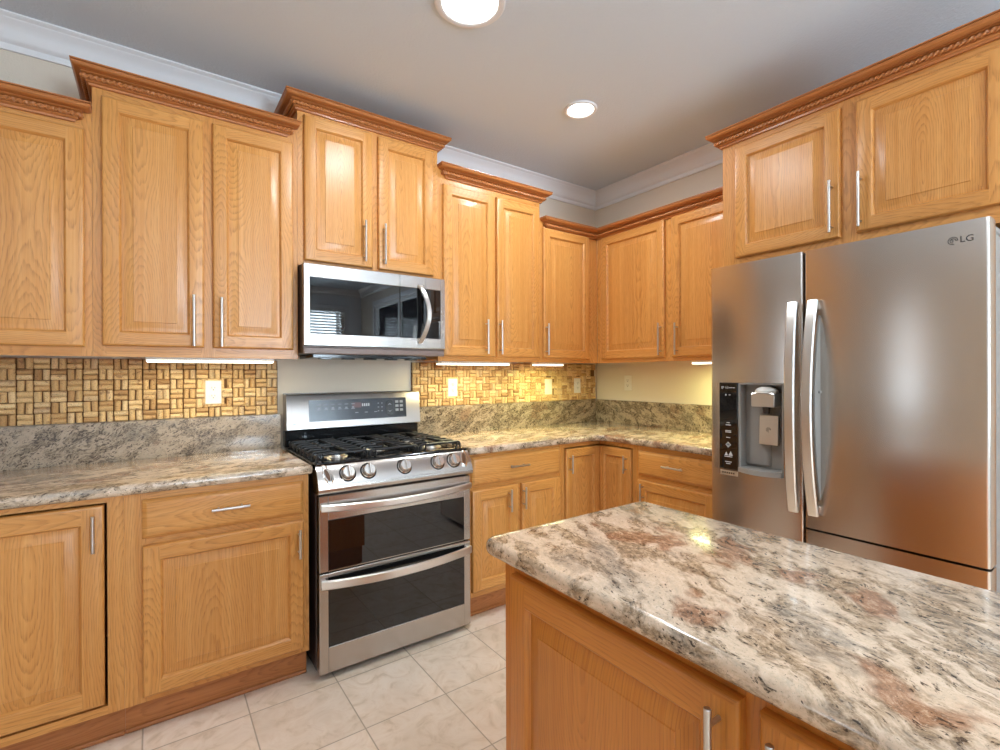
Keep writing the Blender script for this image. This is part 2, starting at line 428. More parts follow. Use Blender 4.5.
# a run is a wall the furniture stands along: s = distance along it, d = distance out from it.
# meshes use local x = s, y = -d, z = height, and the thing's Empty carries the turn to the world
RUNS = {'A': (0.0, lambda s: (s, 0.0)), 'B': (-PI/2, lambda s: (0.0, -s)), 'I': (-PI/2, lambda s: (-1.755, -s))}
def thing(name, label, cat, run, s0, z0, group=None):
    e = bpy.data.objects.new(name, None); e.empty_display_size = 0.1; COL.objects.link(e)
    rot, pos = RUNS[run]; x, y = pos(s0)
    e.location = (x, y, z0); e.rotation_euler = (0, 0, rot)
    tag(e, label, cat, group); e_off[e.name] = Vector((s0, 0, z0)); return e
e_off = {}
def part(mb, name, mats, th, parent=None, label=None, sharp=32, tri=False):
    o = mb.build(name, mats, parent or th, e_off[th.name], sharp, tri)
    if label: o['label'] = label
    return o
def structure(mb, name, mats, label=None, cat=None, parent=None, sharp=32, tri=False):
    o = mb.build(name, mats, parent, (0, 0, 0), sharp, tri)
    if parent is None: tag(o, label, cat, None, 'structure')
    return o

# ---------------------------------------------------------------- text -> mesh
def text_mb(body, size, depth=0.0005):
    cu = bpy.data.curves.new('lettering', 'FONT'); cu.body = body; cu.size = size; cu.extrude = depth
    cu.align_x = 'CENTER'; cu.align_y = 'CENTER'; cu.resolution_u = 4
    o = bpy.data.objects.new('lettering', cu); COL.objects.link(o)
    dg = bpy.context.evaluated_depsgraph_get(); ev = o.evaluated_get(dg); me = ev.to_mesh()
    mb = MB()
    vs = [v.co.copy() for v in me.vertices]; mb.idx(vs, [tuple(p.vertices) for p in me.polygons])
    ev.to_mesh_clear(); bpy.data.objects.remove(o); bpy.data.curves.remove(cu)
    return mb
def on_front(mb, other, s, d, z):        # text mesh (x right, y up, z towards viewer) placed on a front face
    mb.add(other, Matrix(((1, 0, 0, s), (0, 0, -1, -d), (0, 1, 0, z), (0, 0, 0, 1))))

def badge_round(mb, s, d, z, r):         # ring emblem with an angular stroke and a dot inside
    n = 28
    def ring(ra, rb, a0, a1, m):
        for i in range(m):
            t0 = a0+(a1-a0)*i/m; t1 = a0+(a1-a0)*(i+1)/m
            mb.face([(s+math.cos(t0)*ra, -d, z+math.sin(t0)*ra), (s+math.cos(t1)*ra, -d, z+math.sin(t1)*ra),
                     (s+math.cos(t1)*rb, -d, z+math.sin(t1)*rb), (s+math.cos(t0)*rb, -d, z+math.sin(t0)*rb)])
    ring(r, r*0.84, 0.0, 1.5*PI+0.3, n)
    ring(r*0.62, r*0.46, 0.0, 1.5*PI, 20)
    mb.box(s+r*0.46, s+r*0.95, -d-0.0002, -d, z-r*0.08, z+r*0.08)
    mb.box(s-r*0.08, s+r*0.08, -d-0.0002, -d, z-r*0.35, z+r*0.35)
    mb.cyl((s-r*0.30, -d, z+r*0.28), (s-r*0.30, -d-0.0003, z+r*0.28), r*0.12, n=10)

# ---------------------------------------------------------------- room shell
X0, X1, Y0, Y1, H = -5.4, 0.0, -6.3, 0.0, 2.742
def plane_box(name, x0, x1, y0, y1, z0, z1, mat):
    m = MB(); m.box(x0, x1, y0, y1, z0, z1); return structure(m, name, mat)
tag(plane_box('floor', X0-.2, X1+.2, Y0-.2, Y1+.2, -0.12, 0.0, M['floor']), 'cream square tile floor of the kitchen', 'floor')
tag(plane_box('ceiling', X0-.2, X1+.2, Y0-.2, Y1+.2, H, H+0.12, M['ceiling']), 'light grey textured ceiling', 'ceiling')
tag(plane_box('wall_back', X0-.2, X1+.2, Y1, Y1+.12, 0, H, M['wall']), 'greige wall behind the range', 'wall')
def wall_with_hole(name, label, axis, pos, thick, a0, a1, h, mat='wall'):   # h = (b0, b1, z0, z1) opening along the wall
    m = MB(); b0, b1, z0, z1 = h
    def bx(p, q, r, t):
        if q-p < 1e-4 or t-r < 1e-4: return
        if axis == 'x': m.box(min(pos, pos+thick), max(pos, pos+thick), p, q, r, t)
        else: m.box(p, q, min(pos, pos+thick), max(pos, pos+thick), r, t)
    bx(a0, b0, 0, H); bx(b1, a1, 0, H); bx(b0, b1, 0, z0); bx(b0, b1, z1, H)
    o = structure(m, name, M[mat]); tag(o, label, 'wall')
wall_with_hole('wall_right', 'greige wall behind the refrigerator', 'x', X1, .12, Y0, Y1, (-5.65, -3.85, 0.0, 2.42))
wall_with_hole('wall_left', 'unseen far left wall, made tan to dim the refrigerator reflection', 'x', X0, -.12, Y0, Y1, (-1.75, -1.25, 0.9, 2.0), 'wall_tan')
wall_with_hole('wall_front', 'unseen wall behind the camera, made cool white to bounce light', 'y', Y0, -.12, X0, X1, (-1.9, -0.3, 0.95, 2.40), 'wall_white')

def frame_rect(m, axis, pos, th, b0, b1, z0, z1, w):
    def bx(p, q, r, t):
        if axis == 'x': m.box(pos, pos+th, p, q, r, t, c=0.004)
        else: m.box(p, q, pos, pos+th, r, t, c=0.004)
    bx(b0, b1, z0, z0+w); bx(b0, b1, z1-w, z1); bx(b0, b0+w, z0+w, z1-w); bx(b1-w, b1, z0+w, z1-w)
def window(name, label, cat, axis, pos, inward, b0, b1, z0, z1, mull=None, slats=None):
    m = MB(); th = 0.10*(-inward)
    frame_rect(m, axis, pos, th, b0, b1, z0, z1, 0.05)
    if mull is not None:
        if axis == 'x': m.box(pos+.2*th, pos+.7*th, mull-.04, mull+.04, z0+.05, z1-.05, c=.003)
        else: m.box(mull-.04, mull+.04, pos+.2*th, pos+.7*th, z0+.05, z1-.05, c=.003)
    root = structure(m, name, M['white_frame'], label, cat)
    c = MB()                                     # casing on the room side
    frame_rect(c, axis, pos, 0.018*inward, b0-.07, b1+.07, max(z0-.07, 0), z1+.07, 0.07)
    structure(c, 'casing', M['white_trim'], parent=root)
    g = MB(); q = pos+.45*th
    if axis == 'x': g.box(q, q+.004, b0+.05, b1-.05, z0+.05, z1-.05)
    else: g.box(b0+.05, b1-.05, q, q+.004, z0+.05, z1-.05)
    structure(g, 'pane', M['glass'], parent=root)
    if slats:
        s = MB(); p = pos+.022*inward; z = z1-.02
        if axis == 'x': s.box(p-.02, p+.03, b0+.0, b1-.0, z-.03, z+.02, c=.004)
        else: s.box(b0, b1, p-.02, p+.03, z-.03, z+.02, c=.004)
        z -= .06
        while z > slats:
            a = 0.022; tl = 0.010
            if axis == 'x': s.idx(
                [(p-a, b0, z-tl), (p+a, b0, z+tl), (p+a, b1, z+tl), (p-a, b1, z-tl), (p-a, b0, z-tl+.003), (p+a, b0, z+tl+.003), (p+a, b1, z+tl+.003), (p-a, b1, z-tl+.003)],
                [(0, 1, 2, 3), (7, 6, 5, 4), (0, 4, 5, 1), (1, 5, 6, 2), (2, 6, 7, 3), (3, 7, 4, 0)])
            else: s.idx([(b0, p-a, z-tl), (b0, p+a, z+tl), (b1, p+a, z+tl), (b1, p-a, z-tl), (b0, p-a, z-tl+.003), (b0, p+a, z+tl+.003), (b1, p+a, z+tl+.003), (b1, p-a, z-tl+.003)],
                [(0, 1, 2, 3), (7, 6, 5, 4), (0, 4, 5, 1), (1, 5, 6, 2), (2, 6, 7, 3), (3, 7, 4, 0)])
            z -= .048
        structure(s, 'blind', M['blind'], parent=root)
    return root
window('window_1', 'white window with slatted blinds on the wall behind the camera', 'window', 'y', Y0, 1, -1.9, -0.3, 0.95, 2.40, -1.1, 1.0)
window('window_2', 'small white window on the far left wall', 'window', 'x', X0, 1, -1.75, -1.25, 0.9, 2.0)
window('door_1', 'white framed sliding glass door right of the refrigerator', 'door', 'x', X1, -1, -5.65, -3.85, 0.0, 2.42, -4.75)

# stations: (x, y, mx, my) path point plus the offset of the profile per metre of projection
def sweep(m, stations, prof, closed=False, g=None):
    rings = [[(x+mx*p, y+my*p, z) for p, z in prof] for x, y, mx, my in stations]
    for i in range(len(rings)-1 + (1 if closed else 0)):
        a, b = rings[i], rings[(i+1) % len(rings)]
        d = Vector((b[0][0]-a[0][0], b[0][1]-a[0][1], 0)); d = d.normalized() if d.length > 1e-6 else Vector((1, 0, 0))
        n = len(prof)
        off = (random.uniform(-.05, .05), random.uniform(0, 60))
        for j in range(n):
            k = (j+1) % n; m.face([a[j], a[k], b[k], b[j]], d, off)
    if not closed:
        m.face(list(reversed(rings[0])), 'z'); m.face(rings[-1], 'z')
cm = MB()
cp = [(0, H-.118), (.010, H-.118), (.014, H-.108), (.014, H-.094), (.024, H-.088), (.030, H-.078), (.040, H-.052), (.054, H-.034), (.070, H-.023), (.074, H-.016), (.082, H-.012), (.088, H-.006), (.088, H-.0005), (0, H-.0005)]
e = 0.0005
sweep(cm, [(X0+e, Y1-e, 1, -1), (X1-e, Y1-e, -1, -1), (X1-e, Y0+e, -1, 1), (X0+e, Y0+e, 1, 1)], cp, closed=True)
structure(cm, 'trim_1', M['white_trim'], 'white crown molding around the ceiling', 'molding')
bbm = MB()
sweep(bbm, [(X1-e, -2.60, -1, 0), (X1-e, -3.76, -1, 0)], [(0, 0.001), (.014, 0.001), (.014, .08), (.008, .095), (0, .10)])
structure(bbm, 'baseboard_right', M['white_trim'], 'white baseboard beyond the refrigerator', 'baseboard')

# ---------------------------------------------------------------- cabinet parts
GAP = 0.0004
def panel_door(m, s0, s1, z0, z1, d, th=0.020, st=0.053):
    """raised-panel door: butt-jointed stiles and rails, sticking, raised centre"""
    m.fixed = True      # faces are wound outward as they are made
    def R(i, dd): return [(s0+i, -d-dd, z0+i), (s1-i, -d-dd, z0+i), (s1-i, -d-dd, z1-i), (s0+i, -d-dd, z1-i)]
    offs = [(random.uniform(-.06, .06), random.uniform(0, 60)) for _ in range(5)]
    gs = ['x', 'z', 'x', 'z']
    mids = [((s0+s1)/2, z0+st/2), (s1-st/2, (z0+z1)/2), ((s0+s1)/2, z1-st/2), (s0+st/2, (z0+z1)/2)]
    def band(r0, r1):
        for k in range(4):
            j = (k+1) % 4
            m.face([r0[k], r0[j], r1[j], r1[k]], gs[k], offs[k], Vector((mids[k][0], -d, mids[k][1])))
    ring = [R(0, 0), R(0, th*.62), R(.002, th*.80), R(.0055, th*.95), R(.009, th)]
    for a, b in zip(ring, ring[1:]): band(a, b)
    m.face(list(reversed(R(0, 0))), 'z')
    i = .009
    C = lambda k: Vector((mids[k][0], -d, mids[k][1]))
    y = -d-th
    m.face([(s0+i, y, z0+i), (s0+st, y, z0+i), (s0+st, y, z1-i), (s0+i, y, z1-i)], 'z', offs[3], C(3))
    m.face([(s1-st, y, z0+i), (s1-i, y, z0+i), (s1-i, y, z1-i), (s1-st, y, z1-i)], 'z', offs[1], C(1))
    m.face([(s0+st, y, z0+i), (s1-st, y, z0+i), (s1-st, y, z0+st), (s0+st, y, z0+st)], 'x', offs[0], C(0))
    m.face([(s0+st, y, z1-st), (s1-st, y, z1-st), (s1-st, y, z1-i), (s0+st, y, z1-i)], 'x', offs[2], C(2))
    ring = [R(st, th), R(st+.0025, th*.90), R(st+.005, th*.56), R(st+.008, th*.38)]
    for a, b in zip(ring, ring[1:]): band(a, b)
    po, pc = offs[4], Vector(((s0+s1)/2, -d, (z0+z1)/2))
    pc.x += random.uniform(-.04, .04)
    bev = min(.034, (s1-s0-2*st)*.22, (z1-z0-2*st)*.22)
    r = [R(st+.008, th*.36), R(st+.011, th*.36), R(st+.011+bev*.5, th*.66), R(st+.011+bev, th*.86), R(st+.0125+bev, th*.97)]
    for a, b in zip(r, r[1:]):
        for k in range(4):
            j = (k+1) % 4; m.face([a[k], a[j], b[j], b[k]], 'z', po, pc)
    m.face(r[-1], 'z', po, pc)

def slab_drawer(m, s0, s1, z0, z1, d, th=0.020):
    off = (random.uniform(-.06, .06), random.uniform(0, 60)); c = Vector(((s0+s1)/2, -d, (z0+z1)/2 + random.uniform(-.03, .03)))
    m.fixed = True      # faces are wound outward as they are made
    def R(i, dd): return [(s0+i, -d-dd, z0+i), (s1-i, -d-dd, z0+i), (s1-i, -d-dd, z1-i), (s0+i, -d-dd, z1-i)]
    ring = [R(0, 0), R(0, th*.45), R(.003, th*.60), R(.010, th*.80), R(.014, th*.97), R(.018, th)]
    for a, b in zip(ring, ring[1:]):
        for k in range(4):
            j = (k+1) % 4; m.face([a[k], a[j], b[j], b[k]], 'x', off, c)
    m.face(ring[-1], 'x', off, c); m.face(list(reversed(ring[0])), 'x', off, c)

def bar_pull(m, s, z0, z1, d, horiz=False, r=0.0055, out=0.030):
    """bar pull; vertical: at s from z0 to z1; horizontal: at height s from z0 to z1 along the run"""
    if horiz:
        a, b = (z0, -d-out, s), (z1, -d-out, s); ins = min(.025, (z1-z0)*.2)
        posts = [((z0+ins, -d, s), (z0+ins, -d-out, s)), ((z1-ins, -d, s), (z1-ins, -d-out, s))]
    else:
        a, b = (s, -d-out, z0), (s, -d-out, z1); ins = min(.025, (z1-z0)*.2)
        posts = [((s, -d, z0+ins), (s, -d-out, z0+ins)), ((s, -d, z1-ins), (s, -d-out, z1-ins))]
    L = (Vector(b)-Vector(a)).length
    m.cyl(a, b, r, n=14, prof=[(0, r*.8), (.001, r), (L-.001, r), (L, r*.8)])
    for p, q in posts: m.cyl(p, q, r*.72, n=10)

def rope(m, path, z, r=0.0076, pitch=0.036):
    for a, b in path:
        a = Vector((a[0], a[1], z)); b = Vector((b[0], b[1], z)); L = (b-a).length
        if L < .01: continue
        d = (b-a)/L; side = d.cross(Vector((0, 0, 1))); n = max(6, int(L/.0024)); k = 10; rings = []
        for i in range(n+1):
            p = a+d*(L*i/n); ph = 2*PI*(L*i/n)/pitch
            rg = []
            for j in range(k):
                t = 2*PI*j/k; rr = r*(1+.30*math.cos(2*(t-ph)))
                rg.append(p+side*math.cos(t)*rr+Vector((0, 0, 1))*math.sin(t)*rr)
            rings.append(rg)
        m.ring_loft(rings, g=d)

def crown(th, s0, s1, d, zb, left, right):
    """stained crown moulding with rope bead; ends: wall return, face return, inner mitre, butt"""
    prof = [(0, zb), (.010, zb), (.011, zb+.008), (.016, zb+.010), (.019, zb+.013), (.019, zb+.034),
            (.028, zb+.036), (.033, zb+.039), (.030, zb+.042), (.033, zb+.044), (.042, zb+.0445), (.050, zb+.046), (.057, zb+.051), (.060, zb+.056), (.058, zb+.061), (.054, zb+.063), (.061, zb+.0635), (.061, zb+.068), (0, zb+.068)]
    st = []
    if left == 'wall': st += [(s0, -.004, -1, 0), (s0, -d, -1, -1)]
    elif left == 'face': st += [(s0, -d-.0015, -1, 0), (s0, -d, -1, -1)]
    elif left == 'inner': st += [(d, -d, 1, -1)]
    elif left == 'butt': st += [(s0, -d, 0, -1)]
    if right == 'wall': st += [(s1, -d, 1, -1), (s1, -.004, 1, 0)]
    elif right == 'face': st += [(s1, -d, 1, -1), (s1, -d-.0015, 1, 0)]
    elif right == 'inner': st += [(-d, -d, -1, -1)]
    elif right == 'butt': st += [(s1, -d, 0, -1)]
    m = MB(); sweep(m, st, prof); o = part(m, 'crown_molding', M['crown'], th, label='darker stained crown molding with a rope bead')
    p = .0265; pts = [(x+mx*p, y+my*p) for x, y, mx, my in st]
    rm = MB(); rope(rm, [(a, b) for a, b in zip(pts, pts[1:])], zb+.0235)
    part(rm, 'rope_bead', M['crown'], th, parent=o)

def handle_for(th, door, s, za, zb, d, horiz=False):
    m = MB(); bar_pull(m, s, za, zb, d, horiz); part(m, 'handle', M['nickel'], th, parent=door, label='satin nickel bar handle')

def face_frame(m, s0, s1, z0, z1, d, opens, th=.019):
    """opens: (a,b,z0,z1) holes, columns left to right; each column is a list of holes"""
    edges = [s0] + [v for c in opens for v in (c[0][0], c[0][1])] + [s1]
    for i in range(0, len(edges), 2):
        if edges[i+1]-edges[i] > .002: m.box(edges[i], edges[i+1], -d, -d+th, z0, z1, 'z')
    for c in opens:
        a, b = c[0][0], c[0][1]; zs = [z0] + [v for h in sorted(c, key=lambda h: h[2]) for v in (h[2], h[3])] + [z1]
        for i in range(0, len(zs), 2):
            if zs[i+1]-zs[i] > .002: m.box(a, b, -d+.0003, -d+th, zs[i], zs[i+1], 'x')

def carcass(m, s0, s1, d0, d1, z0, z1, open_front=False, t=.016):
    if not open_front: m.box(s0, s1, -d1, -d0, z0, z1, 'z'); return
    m.box(s0, s0+t, -d1, -d0, z0, z1); m.box(s1-t, s1, -d1, -d0, z0, z1)
    m.box(s0+t, s1-t, -d1, -d0, z0, z0+t, 'x'); m.box(s0+t, s1-t, -d1, -d0, z1-t, z1, 'x'); m.box(s0+t, s1-t, -d0-t, -d0, z0+t, z1-t)

def upper(label, run, s0, s1, z0, z1, doors, d=.305, group='wall cabinets', cr=None, name='wall_cabinet', low=None):
    th = thing(name, label, 'cabinet', run, s0, z0, group)
    a, b = s0+GAP, s1-GAP
    m = MB(); carcass(m, a, b, .003, d-.020, z0+.010, z1); part(m, 'carcass', M['oak'], th)
    m = MB(); ov = .012
    face_frame(m, a, b, z0, z1, d, [[(q[0]+ov, q[1]-ov, q[2]+ov, q[3]-ov)] for q in doors]); part(m, 'face_frame', M['oak'], th)
    for q in doors:
        m = MB(); panel_door(m, q[0], q[1], q[2], q[3], d+.0008); o = part(m, 'door', M['oak'], th)
        if q[4] is not None:
            hs, ha, hb = q[4]; handle_for(th, o, hs, ha, hb, d+.0195)
    if cr: crown(th, *cr)
    return th

# ---------------------------------------------------------------- wall cabinets
GA = 'oak wall cabinets on the range wall'
upper('short oak wall cabinet at far left beside the tall two-door cabinet', 'A', -4.02, -3.131, 1.372, 2.339,
      [(-3.985, -3.60, 1.408, 2.250, (-3.63, 1.425, 1.64)), (-3.565, -3.154, 1.408, 2.250, (-3.53, 1.425, 1.64))], group=GA,
      cr=(-4.02, -3.190, .305, 2.272, 'butt', 'face'))
upper('tall two-door oak wall cabinet left of the microwave, over the cork and outlet', 'A', -3.131, -2.370, 1.372, 2.495,
      [(-3.102, -2.758, 1.415, 2.398, (-2.798, 1.42, 1.638)), (-2.725, -2.393, 1.415, 2.400, (-2.695, 1.42, 1.636))], group=GA,
      cr=(-3.130, -2.424, .305, 2.428, 'wall', 'face'))
upper('highest oak wall cabinet, two doors, directly above the microwave', 'A', -2.370, -1.611, 1.828, 2.640,
      [(-2.342, -2.000, 1.852, 2.556, (-2.048, 1.877, 2.088)), (-1.970, -1.645, 1.852, 2.552, (-1.942, 1.877, 2.088))], group=GA,
      cr=(-2.370, -1.611, .305, 2.573, 'wall', 'wall'))
upper('narrow two-door oak wall cabinet just right of the microwave', 'A', -1.611, -0.849, 1.372, 2.495,
      [(-1.581, -1.222, 1.403, 2.392, (-1.294, 1.418, 1.626)), (-1.208, -0.865, 1.403, 2.390, (-1.191, 1.418, 1.628))], group=GA,
      cr=(-1.552, -0.846, .305, 2.428, 'face', 'wall'))
upper('single-door oak wall cabinet on the range wall next to the inner corner', 'A', -0.849, -0.3065, 1.372, 2.331,
      [(-0.830, -0.402, 1.402, 2.268, (-0.814, 1.420, 1.630))], group=GA,
      cr=(-0.786, -0.305, .305, 2.264, 'face', 'inner'))
upper('two-door oak wall cabinet between the inner corner and the refrigerator', 'B', 0.3055, 1.4405, 1.372, 2.331,
      [(0.358, 0.888, 1.400, 2.264, (0.864, 1.412, 1.615)), (0.940, 1.420, 1.400, 2.264, (0.983, 1.410, 1.605))], group='oak wall cabinets on the refrigerator wall',
      cr=(0.305, 1.4405, .305, 2.264, 'inner', 'butt'))
th = upper('deep oak cabinet above the refrigerator with two wide doors', 'B', 1.443, 2.505, 1.800, 2.493,
      [(1.514, 1.958, 1.856, 2.390, (1.931, 1.876, 2.092)), (2.015, 2.452, 1.860, 2.388, (2.033, 1.876, 2.094))], d=.612, group='oak wall cabinets on the refrigerator wall',
      cr=(1.446, 2.502, .612, 2.418, 'wall', 'wall'), name='fridge_cabinet')
m = MB()
m.box(1.4445, 1.462, -.591, -.003, .001, 1.798); part(m, 'side_panel', M['oak'], th)
m = MB(); m.box(2.470, 2.5035, -.611, -.003, .001, 1.798); part(m, 'side_panel', M['oak'], th)

# ---------------------------------------------------------------- base cabinets
ZB, ZT, DB = .119, .8745, .612
def base_cabinet(label, run, s0, s1, doors, drawers, group, cols, d0=.003, DB=DB, open_front=False, toe=True, toe_d=.5626, ends=(0, 0), zt=ZT):
    th = thing('base_cabinet', label, 'cabinet', run, s0, 0, group)
    a, b = s0+GAP, s1-GAP
    m = MB(); carcass(m, a, b, d0, DB-.020, ZB+.006, zt, open_front); part(m, 'carcass', M['oak'], th)
    m = MB(); face_frame(m, a, b, ZB, zt, DB, cols); part(m, 'face_frame', M['oak'], th)
    if toe:
        m = MB(); m.box(a+ends[0], b-ends[1], -toe_d, -toe_d+.018, .0005, ZB+.0055, 'x')
        m.box(a+ends[0], b-ends[1], -toe_d-.010, -toe_d, .0005, .016, 'x', c=.005)
        part(m, 'toe_kick', M['oak_toe'], th, label='darker oak toe kick board')
    for (p, q, r, t, h) in drawers:
        m = MB(); slab_drawer(m, p, q, r, t, DB+.0008); o = part(m, 'drawer', M['oak'], th)
        if h: handle_for(th, o, h[0], h[1], h[2], DB+.020, True)
    for (p, q, r, t, h) in doors:
        m = MB(); panel_door(m, p, q, r, t, DB+.0008); o = part(m, 'door', M['oak'], th)
        if h: handle_for(th, o, h[0], h[1], h[2], DB+.0195)
    return th
def grow(p, q, r, t, ov=.012): return (p+ov, q-ov, r+ov, t-ov)

GB = 'oak base cabinets along the walls'
# far-left corner cabinet: its door sits inside the frame with a dark gap around it
th = thing('base_cabinet', 'oak corner base cabinet at far left with an inset door', 'cabinet', 'A', -4.02, 0, GB)
m = MB(); carcass(m, -4.0185, -3.0265, .003, DB-.020, ZB+.006, ZT, True); part(m, 'carcass', M['oak'], th)
m = MB(); face_frame(m, -4.0185, -3.0265, ZB, ZT, DB, [[(-3.475, -3.072, .147, .855)]]); part(m, 'face_frame', M['oak'], th)
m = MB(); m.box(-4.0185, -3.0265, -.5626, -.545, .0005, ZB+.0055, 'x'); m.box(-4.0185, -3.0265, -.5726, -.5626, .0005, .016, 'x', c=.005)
part(m, 'toe_kick', M['oak_toe'], th, label='darker oak toe kick board')
m = MB(); panel_door(m, -3.468, -3.080, .155, .848, DB-.012, st=.060); o = part(m, 'door', M['oak'], th)
handle_for(th, o, -3.108, .695, .820, DB+.0075)

base_cabinet('oak base cabinet left of the range with a wide drawer over one door', 'A', -3.0265, -2.4005,
             [(-2.974, -2.424, .142, .684, (-2.446, .533, .653))], [(-2.974, -2.424, .710, .850, (.785, -2.762, -2.632))], GB,
             [[grow(-2.974, -2.424, .142, .684), grow(-2.974, -2.424, .710, .850)]])
th = base_cabinet('oak base cabinet right of the range with a drawer over two doors', 'A', -1.602, -0.944,
             [(-1.586, -1.284, .150, .684, (-1.352, .545, .667)), (-1.259, -.969, .150, .684, (-1.253, .545, .667))],
             [(-1.586, -.969, .708, .858, (.790, -1.358, -1.226))], GB,
             [[(-1.574, -.981, .162, .672), (-1.574, -.981, .720, .846)]])
m = MB(); m.box(-1.300, -1.243, -DB+.0003, -DB+.019, .162, .672); part(m, 'center_stile', M['oak'], th)
base_cabinet('oak base cabinet beside the refrigerator with a drawer over one door', 'B', 0.894, 1.440,
             [(.924, 1.408, .150, .676, (.966, .560, .662))], [(.924, 1.408, .706, .845, (.781, 1.109, 1.240))], GB,
             [[grow(.924, 1.408, .150, .676), grow(.924, 1.408, .706, .845)]])
# inner corner cabinet with a pair of door leaves meeting at a right angle
th = thing('corner_base_cabinet', 'oak corner base cabinet with two narrow door leaves meeting at right angles', 'cabinet', 'A', -0.944, 0, GB)
m = MB(); a0 = -.9425; b0 = .8925
out = [(a0, -.592), (a0, -.003), (-.003, -.003), (-.003, -b0), (-.592, -b0), (-.592, -.592)]
t = .016
m.box(a0, a0+t, -.592, -.003, ZB+.006, ZT); m.box(-.592, -.003, -b0, -b0+t, ZB+.006, ZT)
m.box(a0+t, -.003, -.019, -.003, ZB+.006, ZT); m.box(-.019, -.003, -b0+t, -.019, ZB+.006, ZT)
m.prism(out, ZB+.006, ZB+.022, 'z', 'x'); part(m, 'carcass', M['oak'], th, tri=True)
m = MB()
m.box(a0, -.921, -DB, -DB+.019, ZB, ZT); m.box(-.921, -.612, -DB+.0003, -DB+.019, .849, ZT, 'x'); m.box(-.921, -.612, -DB+.0003, -DB+.019, ZB, .140, 'x')
m.box(-DB, -DB+.019, -b0, -.873, ZB, ZT); m.box(-DB+.0003, -DB+.019, -.873, -.593, .849, ZT, 'y'); m.box(-DB+.0003, -DB+.019, -.873, -.593, ZB, .140, 'y')
part(m, 'face_frame', M['oak'], th)
m = MB(); m.box(a0, -.545, -.5626, -.545, .0005, ZB+.0055, 'x'); m.box(-.5626, -.545, -b0, -.5626, .0005, ZB+.0055, 'y')
part(m, 'toe_kick', M['oak_toe'], th, label='darker oak toe kick board')
m = MB(); panel_door(m, -.916, -.6275, .146, .842, DB-.004, st=.050); o = part(m, 'door', M['oak'], th); handle_for(th, o, -.893, .697, .808, DB+.0155)
m2 = MB(); m = MB(); panel_door(m, .6075, .869, .146, .842, DB-.004, st=.050)
rotB = Matrix.Rotation(-PI/2, 4, 'Z'); m2.add(m, rotB); o = part(m2, 'door', M['oak'], th)
m2 = MB(); m = MB(); bar_pull(m, .840, .700, .805, DB+.0155); m2.add(m, rotB); part(m2, 'handle', M['nickel'], th, parent=o, label='satin nickel bar handle')

# ---------------------------------------------------------------- countertops and backsplashes
def slab(m, outline, z0, z1, rprof):
    """outline counter-clockwise; rprof: list of (inset, z) from bottom to top"""
    n = len(outline); V = [Vector((a, b)) for a, b in outline]; offs = []
    for i in range(n):
        e1 = (V[i]-V[i-1]).normalized(); e2 = (V[(i+1) % n]-V[i]).normalized()
        n1 = Vector((-e1.y, e1.x)); n2 = Vector((-e2.y, e2.x)); k = 1+n1.dot(n2)
        offs.append((n1+n2)/max(k, .25))
    rings = [[(V[i].x+offs[i].x*ins, V[i].y+offs[i].y*ins, z) for i in range(n)] for ins, z in rprof]
    m.ring_loft(rings)
def bull(z0, z1, r=None):
    h = (z1-z0)/2; r = r or h; out = []
    for k in range(9):
        t = -PI/2 + PI*k/8; out.append((r*(1-math.cos(t)), (z0+z1)/2+h*math.sin(t)))
    return out
CT0, CT1 = .8755, .9145
def arc(cx, cy, r, a0, a1, n=8): return [(cx+r*math.cos(math.radians(a0+(a1-a0)*k/n)), cy+r*math.sin(math.radians(a0+(a1-a0)*k/n))) for k in range(n+1)]
m = MB()
slab(m, [(-4.02, -.645)] + arc(-2.400, -.633, .012, -90, 0, 4) + [(-2.388, -.0225), (-4.02, -.0225)], CT0, CT1, bull(CT0, CT1, .013))
tag(m.build('countertop', M['granite_counter'], None, tri=True), 'granite countertop left of the range', 'countertop', 'granite countertops')
m = MB()
slab(m, arc(-1.5945, -.633, .012, 180, 270, 4) + list(reversed(arc(-.745, -.745, .100, 0, 90, 8))) + [(-.645, -1.440), (-.0225, -1.440), (-.0225, -.0225), (-1.6065, -.0225)], CT0, CT1, bull(CT0, CT1, .013))
tag(m.build('countertop', M['granite_counter'], None, tri=True), 'L-shaped granite countertop right of the range turning toward the refrigerator', 'countertop', 'granite countertops')
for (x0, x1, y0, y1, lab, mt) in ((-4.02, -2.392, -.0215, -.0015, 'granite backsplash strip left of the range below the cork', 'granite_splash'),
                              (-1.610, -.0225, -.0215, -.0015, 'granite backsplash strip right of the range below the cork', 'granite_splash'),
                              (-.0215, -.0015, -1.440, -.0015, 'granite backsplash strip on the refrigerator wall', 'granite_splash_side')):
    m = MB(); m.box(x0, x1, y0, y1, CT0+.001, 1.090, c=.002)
    tag(m.build('granite_backsplash', M[mt]), lab, 'backsplash', 'granite backsplash strips')

